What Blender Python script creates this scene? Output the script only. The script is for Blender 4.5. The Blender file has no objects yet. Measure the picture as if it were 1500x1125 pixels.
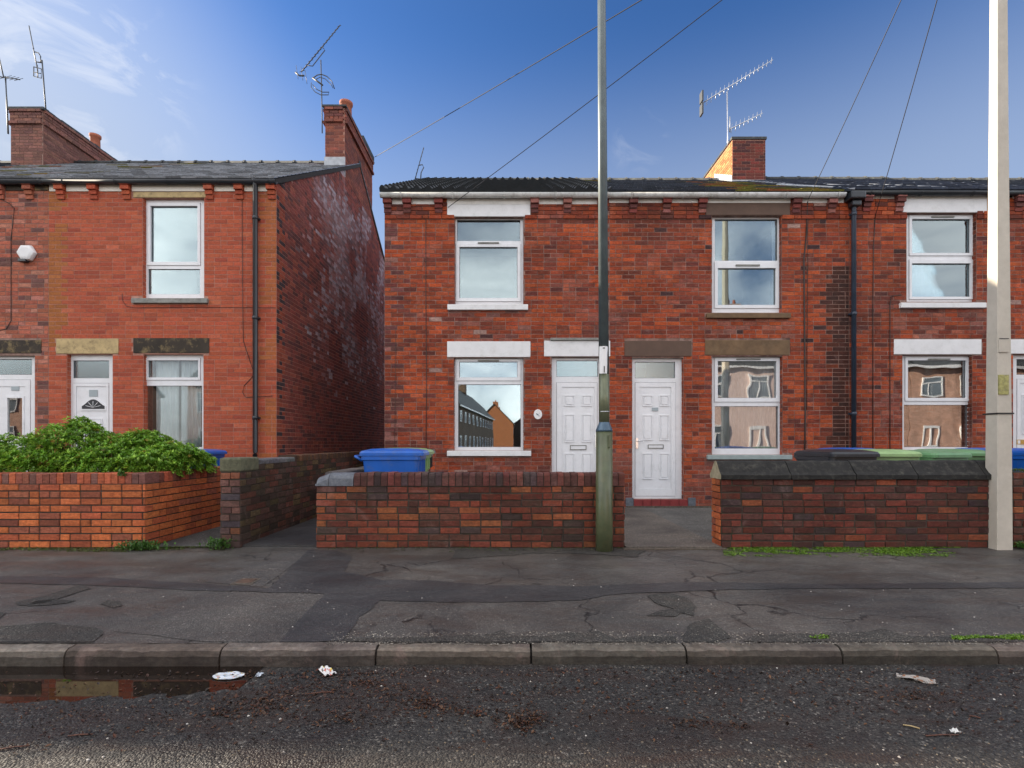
import bpy, math, random
from mathutils import Vector, Matrix, noise
R_ = math.radians
random.seed(7)
C = bpy.context.scene.collection

# ------------------------------------------------------------------ camera
CAMH, F = 1.14, 750.0          # camera height, focal length in pixels of the 1500 px wide photograph
YF = 9.04                      # distance of the house fronts
cam = bpy.data.cameras.new("camera")
cam.sensor_width = 36; cam.lens = 18.0; cam.shift_y = 87.5 / 1500; cam.clip_end = 2000; cam.clip_start = 0.05
camo = bpy.data.objects.new("camera", cam); C.objects.link(camo)
camo.location = (0, 0, CAMH); camo.rotation_euler = (R_(90), 0, 0)
bpy.context.scene.camera = camo

# ------------------------------------------------------------------ light
SUN_EL, SUN_AZ = R_(15.7), R_(19.0)        # low sun to the left, a little behind the house fronts
sd = Vector((-math.cos(SUN_EL) * math.cos(SUN_AZ), math.cos(SUN_EL) * math.sin(SUN_AZ), math.sin(SUN_EL)))
sl = bpy.data.lights.new("sun", 'SUN'); sl.energy = 4.5; sl.angle = R_(0.5); sl.color = (1.0, 0.86, 0.68)
so = bpy.data.objects.new("sun", sl); C.objects.link(so)
so.rotation_euler = sd.to_track_quat('Z', 'Y').to_euler(); so.location = (-20, 10, 20)
W = bpy.data.worlds.new("World"); bpy.context.scene.world = W; W.use_nodes = True
wn, wl = W.node_tree.nodes, W.node_tree.links; wn.clear()
def N(nodes, t, **k):
    n = nodes.new(t)
    for a, b in k.items(): setattr(n, a, b)
    return n
def mth(nodes, links, op, a, b=None, c=None, clamp=False):
    n = nodes.new('ShaderNodeMath'); n.operation = op; n.use_clamp = clamp
    for i, v in enumerate((a, b, c)):
        if v is None: continue
        if isinstance(v, (int, float)): n.inputs[i].default_value = v
        else: links.new(v, n.inputs[i])
    return n.outputs[0]
sky = N(wn, 'ShaderNodeTexSky'); sky.sky_type = 'NISHITA'; sky.sun_disc = False
sky.sun_elevation = SUN_EL; sky.sun_rotation = math.atan2(sd.x, sd.y); sky.altitude = 100
sky.air_density = 1.1; sky.dust_density = 0.9; sky.ozone_density = 5.0
bg = N(wn, 'ShaderNodeBackground'); bg.inputs[1].default_value = 0.14
wo = N(wn, 'ShaderNodeOutputWorld')
tc = N(wn, 'ShaderNodeTexCoord')
def wmap(scale, rot=(0, 0, 0)):
    m = N(wn, 'ShaderNodeMapping'); m.inputs['Scale'].default_value = scale; m.inputs['Rotation'].default_value = rot
    wl.new(tc.outputs['Generated'], m.inputs['Vector']); return m.outputs[0]
def wnoise(vec, sc, det=8, rough=.6, dist=0.0):
    n = N(wn, 'ShaderNodeTexNoise'); n.inputs['Scale'].default_value = sc; n.inputs['Detail'].default_value = det
    n.inputs['Roughness'].default_value = rough; n.inputs['Distortion'].default_value = dist
    wl.new(vec, n.inputs['Vector']); return n.outputs['Fac']
def near_dir(d, lo, hi):                  # 1 close to direction d, 0 away from it
    v = Vector(d).normalized(); dt = N(wn, 'ShaderNodeVectorMath', operation='DOT_PRODUCT')
    wl.new(tc.outputs['Generated'], dt.inputs[0]); dt.inputs[1].default_value = v
    m = N(wn, 'ShaderNodeMapRange'); m.interpolation_type = 'SMOOTHSTEP'
    wl.new(dt.outputs['Value'], m.inputs[0]); m.inputs[1].default_value = lo; m.inputs[2].default_value = hi
    return m.outputs[0]
wisp = wnoise(wmap((3.0, 3.0, 5.0), (0.3, 0.5, 0.9)), 2.6, 9, .62, 1.2)
wisp = mth(wn, wl, 'MULTIPLY', mth(wn, wl, 'SUBTRACT', wisp, .47), 4.2, clamp=True)
m1 = near_dir((-640, 750, 555), .988, .9985)
m2 = near_dir((-790, 750, 560), .97, .995)
m3 = near_dir((185, 750, 440), .9985, .9998)
cl = mth(wn, wl, 'MULTIPLY', wisp, mth(wn, wl, 'ADD', mth(wn, wl, 'MULTIPLY', m1, .45), mth(wn, wl, 'MULTIPLY', m2, .12)), clamp=True)
cl = mth(wn, wl, 'ADD', cl, mth(wn, wl, 'MULTIPLY', mth(wn, wl, 'MULTIPLY', wisp, m3), .22), clamp=True)
back = mth(wn, wl, 'MULTIPLY', mth(wn, wl, 'SUBTRACT', wnoise(wmap((1, 1, 2.4)), 2.2, 7, .55, .4), .33), 2.6, clamp=True)
bk = mth(wn, wl, 'MULTIPLY', back, mth(wn, wl, 'MULTIPLY', near_dir((0.05, -.78, .62), -.08, .5), .95))
mx = N(wn, 'ShaderNodeMix'); mx.data_type = 'RGBA'
gam = N(wn, 'ShaderNodeGamma'); gam.inputs[1].default_value = 1.3; wl.new(sky.outputs[0], gam.inputs[0])
mx.inputs['B'].default_value = (2.9, 2.95, 3.05, 1); wl.new(cl, mx.inputs['Factor'])
mu = N(wn, 'ShaderNodeMix'); mu.data_type = 'RGBA'; mu.blend_type = 'MULTIPLY'; mu.inputs['Factor'].default_value = 1; mu.inputs['B'].default_value = (.40, .42, .44, 1)
wl.new(gam.outputs[0], mu.inputs['A'])
veil = N(wn, 'ShaderNodeMix'); veil.data_type = 'RGBA'; veil.inputs['B'].default_value = (2.1, 2.16, 2.2, 1)   # thin high cloud round the low sun
wl.new(mth(wn, wl, 'MULTIPLY', near_dir((-1000, 600, 200), .72, 1.03), .85), veil.inputs['Factor']); wl.new(mu.outputs['Result'], veil.inputs['A'])
sepz = N(wn, 'ShaderNodeSeparateXYZ'); wl.new(tc.outputs['Generated'], sepz.inputs[0])
hor = N(wn, 'ShaderNodeMapRange'); hor.interpolation_type = 'SMOOTHSTEP'; wl.new(sepz.outputs[2], hor.inputs[0]); hor.inputs[1].default_value = .64; hor.inputs[2].default_value = .34; hor.inputs[3].default_value = 0; hor.inputs[4].default_value = .62
hz_ = N(wn, 'ShaderNodeMix'); hz_.data_type = 'RGBA'; hz_.inputs['B'].default_value = (1.30, 1.52, 1.90, 1); wl.new(hor.outputs[0], hz_.inputs['Factor']); wl.new(veil.outputs['Result'], hz_.inputs['A'])
wl.new(hz_.outputs['Result'], mx.inputs['A'])
m2x = N(wn, 'ShaderNodeMix'); m2x.data_type = 'RGBA'; m2x.inputs['B'].default_value = (10.0, 9.7, 9.3, 1)   # unseen bright clouds behind the camera, added to light the house fronts
wl.new(bk, m2x.inputs['Factor']); wl.new(mx.outputs['Result'], m2x.inputs['A']); wl.new(m2x.outputs['Result'], bg.inputs[0]); wl.new(bg.outputs[0], wo.inputs[0])
vs = bpy.context.scene.view_settings
vs.view_transform = 'Standard'; vs.look = 'None'; vs.exposure = 1.36; vs.gamma = 1; vs.use_curve_mapping = False

# ------------------------------------------------------------------ pixel helpers (photograph px -> metres at a distance)
def X(px, D=YF): return (px - 750) * D / F
def Z(py, D=YF): return CAMH + (650 - py) * D / F
def RC(a, D=YF):               # px rect x0,x1,y0,y1 -> world x0,x1,z0,z1
    return (X(a[0], D), X(a[1], D), Z(a[3], D), Z(a[2], D))
def pz(y): return -.06 + (y - 3.1) * .024           # pavement height
def G(px, py):                 # photograph px -> point on the pavement
    D = 1.2744 / ((py - 650) / 750 + .024); return Vector((X(px, D), D, pz(D)))
def rz(y): return -.150 + .012 * (3.03 - y)
def GR(px, py):                # photograph px -> point on the road
    D = 1.25364 / ((py - 650) / 750 - .012); return Vector((X(px, D), D, rz(D)))

# ------------------------------------------------------------------ materials
def newmat(name):
    m = bpy.data.materials.new(name); m.use_nodes = True; nt = m.node_tree
    return m, nt.nodes, nt.links, nt.nodes['Principled BSDF']
def noise_node(n, l, sc, det=4, rough=.55, co=None, dist=0):
    t = n.new('ShaderNodeTexNoise'); t.inputs['Scale'].default_value = sc; t.inputs['Detail'].default_value = det
    t.inputs['Roughness'].default_value = rough; t.inputs['Distortion'].default_value = dist
    if co is not None: l.new(co, t.inputs['Vector'])
    return t.outputs['Fac']
def worldpos(n): return n.new('ShaderNodeNewGeometry').outputs['Position']
def ramp(n, l, fac, stops):
    r = n.new('ShaderNodeValToRGB'); e = r.color_ramp.elements
    while len(e) < len(stops): e.new(.5)
    for i, (p, c) in enumerate(stops): e[i].position = p; e[i].color = (*c, 1) if len(c) == 3 else c
    l.new(fac, r.inputs[0]); return r.outputs[0]
def mixc(n, l, fac, a, b, mode='MIX'):
    m = n.new('ShaderNodeMix'); m.data_type = 'RGBA'; m.blend_type = mode
    for v, k in ((fac, 'Factor'), (a, 'A'), (b, 'B')):
        if isinstance(v, (int, float)): m.inputs[k].default_value = v
        elif isinstance(v, tuple): m.inputs[k].default_value = (*v, 1)
        else: l.new(v, m.inputs[k])
    return m.outputs['Result']
def bump(n, l, h, b, strength=.3, dist=.01):
    u = n.new('ShaderNodeBump'); u.inputs['Strength'].default_value = strength; u.inputs['Distance'].default_value = dist
    l.new(h, u.inputs['Height']); l.new(u.outputs[0], b.inputs['Normal']); return u
def plain(name, col, rough=.5, var=.12, sc=6, metal=0, bmp=0, bsc=80, dirt=None, dirt_amt=.5, spec=.5):
    m, n, l, b = newmat(name)
    co = worldpos(n)
    f = noise_node(n, l, sc, 5, .6, co)
    lo = tuple(c * (1 - var) for c in col); hi = tuple(min(1, c * (1 + var)) for c in col)
    c = ramp(n, l, f, [(.3, lo), (.7, hi)])
    if dirt:
        d = ramp(n, l, noise_node(n, l, sc * 1.7, 7, .7, co), [(.5, (0, 0, 0)), (.72, (dirt_amt,) * 3)])
        c = mixc(n, l, d, c, dirt)
    l.new(c, b.inputs['Base Color']); b.inputs['Roughness'].default_value = rough; b.inputs['Metallic'].default_value = metal
    b.inputs['Specular IOR Level'].default_value = spec
    if bmp: bump(n, l, noise_node(n, l, bsc, 4, .6, co), b, bmp, .004)
    return m
def brickmat(name, rough=.85, grime=.35, gcol=(.06, .04, .035), bmp=.5, streak=1.0, blotch=0.0):
    m, n, l, b = newmat(name); co = worldpos(n)
    a = n.new('ShaderNodeAttribute'); a.attribute_name = 'Col'
    f = noise_node(n, l, 35, 6, .7, co)
    c = mixc(n, l, 1.0, a.outputs['Color'], ramp(n, l, f, [(.25, (.62, .62, .64)), (.75, (1.3, 1.25, 1.2))]), 'MULTIPLY')
    mp = n.new('ShaderNodeMapping'); mp.inputs['Scale'].default_value = (1, 1, 3.2); l.new(co, mp.inputs['Vector'])
    st = noise_node(n, l, 16, 7, .75, mp.outputs[0])
    c = mixc(n, l, streak, c, ramp(n, l, st, [(.3, (.62, .58, .58)), (.5, (1, 1, 1)), (.72, (1.4, 1.5, 1.55))]), 'MULTIPLY')
    if blotch:
        c = mixc(n, l, blotch, c, ramp(n, l, noise_node(n, l, 1.3, 8, .68, co, .5), [(.32, (.50, .46, .50)), (.5, (.95, .95, .95)), (.68, (1.25, 1.22, 1.2))]), 'MULTIPLY')
        e = ramp(n, l, noise_node(n, l, 2.7, 9, .75, co, .8), [(.56, (0, 0, 0)), (.74, (.42,) * 3)])
        c = mixc(n, l, e, c, (.36, .24, .21))
    g = ramp(n, l, noise_node(n, l, 9, 8, .72, co), [(.5, (0, 0, 0)), (.78, (grime,) * 3)])
    c = mixc(n, l, g, c, gcol)
    l.new(c, b.inputs['Base Color']); b.inputs['Roughness'].default_value = rough
    b.inputs['Specular IOR Level'].default_value = .3
    bump(n, l, noise_node(n, l, 160, 5, .7, co), b, bmp, .004)
    return m
def boxbrick(name, c1, c2, mort, rough=.85):       # shader brick for walls only seen in reflections or from behind
    m, n, l, b = newmat(name)
    g = n.new('ShaderNodeNewGeometry'); sx = n.new('ShaderNodeSeparateXYZ'); sn = n.new('ShaderNodeSeparateXYZ')
    l.new(g.outputs['Position'], sx.inputs[0]); l.new(g.outputs['Normal'], sn.inputs[0])
    side = mth(n, l, 'GREATER_THAN', mth(n, l, 'ABSOLUTE', sn.outputs[0]), .7)
    u = mth(n, l, 'ADD', mth(n, l, 'MULTIPLY', side, sx.outputs[1]), mth(n, l, 'MULTIPLY', mth(n, l, 'SUBTRACT', 1, side), sx.outputs[0]))
    cx = n.new('ShaderNodeCombineXYZ'); l.new(u, cx.inputs[0]); l.new(sx.outputs[2], cx.inputs[1])
    t = n.new('ShaderNodeTexBrick'); l.new(cx.outputs[0], t.inputs['Vector'])
    t.inputs['Color1'].default_value = (*c1, 1); t.inputs['Color2'].default_value = (*c2, 1); t.inputs['Mortar'].default_value = (*mort, 1)
    t.inputs['Scale'].default_value = 1; t.inputs['Brick Width'].default_value = .225; t.inputs['Row Height'].default_value = .075
    t.inputs['Mortar Size'].default_value = .005
    c = mixc(n, l, 1.0, t.outputs['Color'], ramp(n, l, noise_node(n, l, 3, 6, .7, g.outputs['Position']), [(.3, (.7, .7, .7)), (.7, (1.2, 1.15, 1.1))]), 'MULTIPLY')
    l.new(c, b.inputs['Base Color']); b.inputs['Roughness'].default_value = rough
    return m
def glassmat(name, base=.28, tint=(.86, .9, .9), rough=.01, wob=.02, gcol=(1, 1, 1)):
    m, n, l, b = newmat(name); n.remove(b); out = n['Material Output']
    tr = n.new('ShaderNodeBsdfTransparent'); tr.inputs[0].default_value = (*tint, 1)
    gl = n.new('ShaderNodeBsdfGlossy'); gl.inputs['Roughness'].default_value = rough; gl.inputs['Color'].default_value = (*gcol, 1)
    lw = n.new('ShaderNodeFresnel'); lw.inputs[0].default_value = 1.5
    fac = mth(n, l, 'ADD', mth(n, l, 'MULTIPLY', lw.outputs[0], 1.2), base, clamp=True)
    if wob:
        u = n.new('ShaderNodeBump'); u.inputs['Strength'].default_value = wob; u.inputs['Distance'].default_value = .02
        l.new(noise_node(n, l, 2.2, 1, .4, worldpos(n)), u.inputs['Height'])
        l.new(u.outputs[0], gl.inputs['Normal'])
    ms = n.new('ShaderNodeMixShader'); l.new(fac, ms.inputs[0]); l.new(tr.outputs[0], ms.inputs[1]); l.new(gl.outputs[0], ms.inputs[2])
    l.new(ms.outputs[0], out.inputs['Surface']); return m
def asphalt(name, c_lo, c_hi, sc=140, bmp=.6, rough=.75, brown=.35, speck=.5, wet=.4, bcol=(.075, .045, .032), crack=0.0):
    m, n, l, b = newmat(name); co = worldpos(n)
    v = n.new('ShaderNodeTexVoronoi'); v.inputs['Scale'].default_value = sc; l.new(co, v.inputs['Vector'])
    hs = n.new('ShaderNodeSeparateColor'); l.new(v.outputs['Color'], hs.inputs[0])
    c = ramp(n, l, hs.outputs[0], [(0, c_lo), (.8, c_hi), (.95, tuple(min(1, x * 1.5) for x in c_hi)), (1, tuple(min(1, x * (1.6 + 2.5 * speck)) for x in c_hi))])
    big = noise_node(n, l, .9, 8, .66, co, .5)
    c = mixc(n, l, 1.0, c, ramp(n, l, big, [(.32, (.5, .5, .52)), (.5, (.95, .94, .92)), (.66, (1.45, 1.4, 1.32))]), 'MULTIPLY')
    mp = n.new('ShaderNodeMapping'); mp.inputs['Scale'].default_value = (.55, 1.6, 1); l.new(co, mp.inputs['Vector'])
    mid = ramp(n, l, noise_node(n, l, 3.0, 9, .74, mp.outputs[0], .8), [(.46, (0, 0, 0)), (.66, (brown,) * 3)])
    c = mixc(n, l, mid, c, bcol)
    h = mth(n, l, 'ADD', mth(n, l, 'MULTIPLY', v.outputs['Distance'], -.8), mth(n, l, 'MULTIPLY', noise_node(n, l, 18, 6, .7, co), 1.6))
    if crack:
        e = n.new('ShaderNodeTexVoronoi'); e.feature = 'DISTANCE_TO_EDGE'; e.inputs['Scale'].default_value = 1.1
        w = n.new('ShaderNodeTexNoise'); w.inputs['Scale'].default_value = 3.5; w.inputs['Detail'].default_value = 7; l.new(co, w.inputs['Vector'])
        ad = n.new('ShaderNodeVectorMath'); ad.operation = 'MULTIPLY_ADD'; l.new(w.outputs['Color'], ad.inputs[0]); ad.inputs[1].default_value = (.5, .5, 0); l.new(co, ad.inputs[2]); l.new(ad.outputs[0], e.inputs['Vector'])
        ln = ramp(n, l, e.outputs['Distance'], [(.004, (1, 1, 1)), (.014, (0, 0, 0))])
        gate = ramp(n, l, noise_node(n, l, .8, 4, .6, co), [(.46, (0, 0, 0)), (.56, (crack,) * 3)])
        k = mixc(n, l, 1.0, ln, gate, 'MULTIPLY'); c = mixc(n, l, k, c, (.008, .007, .006))
        h = mth(n, l, 'SUBTRACT', h, mth(n, l, 'MULTIPLY', k, 2.0))
    l.new(c, b.inputs['Base Color'])
    rr = ramp(n, l, noise_node(n, l, 2.1, 7, .66, mp.outputs[0]), [(.40, (rough - wet,) * 3), (.62, (rough,) * 3)])
    l.new(rr, b.inputs['Roughness']); b.inputs['Specular IOR Level'].default_value = .45
    bump(n, l, h, b, bmp, .006)
    return m
M = {}
M['mortar_r'] = plain('mortar_old_terrace', (.21, .12, .095), .95, .5, 5, bmp=.4, dirt=(.42, .30, .26), dirt_amt=.8)
M['mortar_b'] = plain('mortar_pale_thin', (.40, .21, .16), .95, .25, 14, bmp=.3)
M['mortar_a'] = plain('mortar_pinkish', (.25, .16, .13), .95, .3, 14, bmp=.3)
M['mortar_g'] = plain('mortar_dark_garden_wall', (.045, .036, .028), .95, .5, 12, bmp=.6, dirt=(.05, .07, .02))
M['brick'] = brickmat('brick_face')
M['brick_old'] = brickmat('brick_face_old_terrace', .85, .55, (.045, .03, .026), .6, 1.0, .85)
M['brick_b'] = brickmat('brick_face_even', .8, .2, (.16, .06, .045), .4, .45, 0)
M['brick_rough'] = brickmat('brick_face_rough', .85, .8, (.045, .038, .024), .9, 1.0, .8)
M['brick_new'] = brickmat('brick_face_garden', .8, .25, (.10, .05, .035), .8)
M['shader_brick'] = boxbrick('brick_plain_wall', (.33, .08, .045), (.2, .06, .045), (.2, .13, .1))
M['opp_brick'] = boxbrick('brick_across_street', (.56, .34, .26), (.46, .26, .19), (.52, .42, .35))
M['opp_orange'] = boxbrick('brick_orange_gable', (.50, .17, .06), (.42, .13, .05), (.4, .25, .15))
M['opp_brown'] = boxbrick('brick_brown_side_road', (.16, .10, .06), (.12, .075, .05), (.16, .11, .08))
M['opp_render'] = plain('pink_render', (.66, .50, .45), .9, .12)
M['pvc'] = plain('white_upvc', (.78, .79, .81), .28, .03, 5, dirt=(.55, .56, .55), dirt_amt=.35)
M['opp_pane'] = plain('far_window_pane', (.16, .19, .22), .15, .3, 1)  # sky reflection put into the flat grey-blue pane colour
M['pvc_groove'] = plain('upvc_gasket', (.12, .12, .13), .6)
M['paint'] = plain('white_painted_stone', (.76, .76, .76), .6, .05, 5, bmp=.15, bsc=60, dirt=(.5, .5, .47), dirt_amt=.4)
M['board'] = plain('white_eaves_board', (.72, .70, .66), .5, .06, 4, dirt=(.4, .36, .3), dirt_amt=.4)
M['cream'] = plain('cream_board', (.74, .70, .62), .5, .05, 4)
M['dark'] = plain('dark_void', (.03, .028, .026), .9)
M['room'] = plain('dim_room_plaster', (.16, .14, .12), .95)
M['carpet'] = plain('room_floor', (.1, .08, .07), .95)
M['gutter_w'] = plain('grey_white_gutter', (.60, .60, .58), .4, .15, 5, dirt=(.2, .17, .13), dirt_amt=.7)
M['gutter_b'] = plain('black_gutter', (.022, .026, .032), .32, .2)
M['pipe_b'] = plain('black_downpipe', (.03, .045, .07), .35, .3, 4)
M['stone_y'] = plain('yellow_sandstone', (.48, .36, .18), .85, .2, 8, bmp=.4, bsc=50, dirt=(.12, .08, .04), dirt_amt=.8)
M['stone_k'] = plain('soot_stained_sandstone', (.035, .026, .018), .85, .5, 2.6, bmp=.4, bsc=50, dirt=(.40, .29, .13), dirt_amt=.85)
M['stone_br'] = plain('brown_painted_stone', (.105, .060, .040), .7, .15, 6, bmp=.2)
M['stone_ol'] = plain('olive_brown_stone', (.15, .088, .042), .75, .3, 6, bmp=.3, dirt=(.20, .14, .08), dirt_amt=.4)
M['stone_g'] = plain('grey_stone_sill', (.24, .24, .22), .8, .3, 9, bmp=.4, dirt=(.08, .07, .06))
M['stone_gg'] = plain('grey_green_painted_sill', (.30, .36, .35), .6, .12, 9)
M['stone_cap'] = plain('weathered_coping_stone', (.013, .0125, .0115), .9, .5, 9, bmp=.9, bsc=45, dirt=(.16, .15, .12), dirt_amt=.3)
M['stone_lit'] = plain('pale_coping_end', (.36, .31, .2), .85, .3, 12, bmp=.6, dirt=(.12, .12, .05))  # coping end coloured pale as though sunlit
M['blue_brick'] = plain('blue_engineering_brick', (.10, .11, .13), .6, .3, 20, bmp=.6, bsc=90, dirt=(.28, .29, .28), dirt_amt=.35)
M['lead'] = plain('lead_flashing', (.38, .40, .43), .55, .25, 9)
M['tile_d'] = plain('dark_concrete_tile', (.018, .022, .026), .42, .35, 8, bmp=.3)
M['ridge'] = plain('ridge_tile', (.035, .038, .042), .7, .4, 6, dirt=(.18, .2, .16))
M['pot'] = plain('terracotta_pot', (.36, .11, .06), .8, .2, 14, dirt=(.1, .06, .05))
M['moss'] = plain('moss', (.085, .15, .012), .95, .5, 26, bmp=1.0, bsc=160, dirt=(.05, .06, .015), dirt_amt=.8)
M['mossy'] = plain('mossy_slate', (.16, .16, .03), .95, .5, 14, bmp=1, bsc=100, dirt=(.22, .09, .04), dirt_amt=.9)
M['metal'] = plain('aerial_aluminium', (.55, .56, .58), .35, .1, 10, metal=.9)
M['metal_d'] = plain('aerial_dark_metal', (.05, .055, .06), .5, .2, 10)
M['wire'] = plain('black_wire', (.02, .02, .025), .6)
M['cable'] = plain('wall_cable', (.05, .035, .03), .7)
M['green_post'] = plain('green_painted_steel', (.085, .10, .05), .3, .2, 7, dirt=(.14, .12, .06), dirt_amt=.5)
M['steel'] = plain('grey_galvanised_steel', (.10, .125, .13), .4, .2, 6, metal=.2)
M['steel_g'] = plain('green_lower_shaft', (.15, .165, .10), .3, .15, 6, metal=.2)
M['shoulder'] = plain('blue_grey_shoulder', (.07, .12, .17), .3, .2, 7, metal=.2)
M['sign_w'] = plain('white_plate', (.8, .8, .8), .35, .02)
M['black'] = plain('black_print', (.012, .012, .012), .5)
M['plate_y'] = plain('faded_yellow_plate', (.33, .31, .10), .5, .45, 30, dirt=(.25, .22, .16), dirt_amt=.8)
M['bin_blue'] = plain('blue_bin_plastic', (.008, .105, .46), .38, .12, 6, bmp=.1, dirt=(.16, .16, .13), dirt_amt=.35)
M['bin_green'] = plain('green_bin_plastic', (.12, .27, .12), .42, .15, 6, bmp=.1, dirt=(.16, .16, .13), dirt_amt=.35)
M['bin_lime'] = plain('faded_green_bin_plastic', (.27, .42, .18), .42, .12, 6, bmp=.1, dirt=(.16, .16, .13), dirt_amt=.35)
M['bin_black'] = plain('black_bin_plastic', (.02, .024, .03), .35, .2, 6)
M['rubber'] = plain('rubber', (.02, .02, .02), .8)
M['chrome'] = plain('polished_handle', (.7, .7, .7), .2, .05, 5, metal=.9)
M['brass'] = plain('brass', (.55, .38, .12), .3, .1, 5, metal=.8)
M['red_tile'] = plain('red_quarry_tile', (.22, .035, .035), .4, .2, 10)
M['kerb'] = plain('kerb_concrete', (.095, .076, .058), .85, .5, 30, bmp=1.0, bsc=230, dirt=(.035, .03, .02), dirt_amt=.8)
M['kerb_stone'] = brickmat('kerb_stone', .85, .7, (.028, .024, .016), 1.0, .9, .9)
M['path'] = asphalt('pale_concrete_path', (.065, .055, .048), (.12, .105, .09), 130, .5, .85, .15, .5, .1)
M['road'] = asphalt('road_asphalt', (.010, .0092, .0085), (.042, .039, .035), 100, 1.2, .80, .85, 1.0, .3, (.030, .016, .011))
M['pave'] = asphalt('pavement_asphalt', (.052, .048, .044), (.085, .079, .072), 150, .55, .70, .55, .3, .36, (.050, .032, .023), .9)
M['patch'] = asphalt('newer_dark_asphalt', (.027, .027, .028), (.046, .045, .046), 150, .4, .66, .1, .3, .25)
M['patch_m'] = asphalt('grey_asphalt_patch', (.044, .041, .038), (.076, .070, .065), 125, .7, .75, .25, .2, .2)
M['worn'] = asphalt('worn_rough_asphalt', (.020, .019, .017), (.052, .049, .043), 110, 1.1, .85, .3, .5, .1)
M['yard'] = asphalt('yard_concrete', (.05, .05, .048), (.10, .1, .095), 120, .5, .85, .2, .4, .1)
M['far'] = plain('distant_ground', (.08, .09, .05), .95, .3, 1)
M['glass'] = glassmat('window_glass', .20, wob=.10)
M['glass_mirror'] = glassmat('window_glass_mirror', .34, wob=.02, gcol=(.80, .90, .92))
M['glass_low'] = glassmat('window_glass_low', .02)
M['glass_hi'] = glassmat('window_glass_bright', .16, wob=.03, gcol=(.74, .86, .90))
M['glass_frost'] = glassmat('frosted_glass', .28, (.7, .8, .82), .22, 0, (.68, .80, .84))
M['blind'] = plain('pale_blind', (.36, .41, .43), .9, .04, 2)
M['net'] = plain('net_curtain', (.86, .88, .9), .9, .08, 4)
M['curtain'] = plain('greyish_curtain', (.74, .66, .65), .9, .12, 5)
M['curtain_w'] = plain('cream_curtain', (.78, .74, .6), .9, .04, 5)
M['slate'] = brickmat('slate', .30, .35, (.09, .09, .07), .4)
M['concrete'] = plain('pole_concrete', (.52, .475, .40), .75, .08, 7, bmp=.35, bsc=70, dirt=(.42, .38, .30), dirt_amt=.35)
M['twig'] = plain('wet_bark', (.11, .045, .028), .7, .4, 60, bmp=.5)
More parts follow.
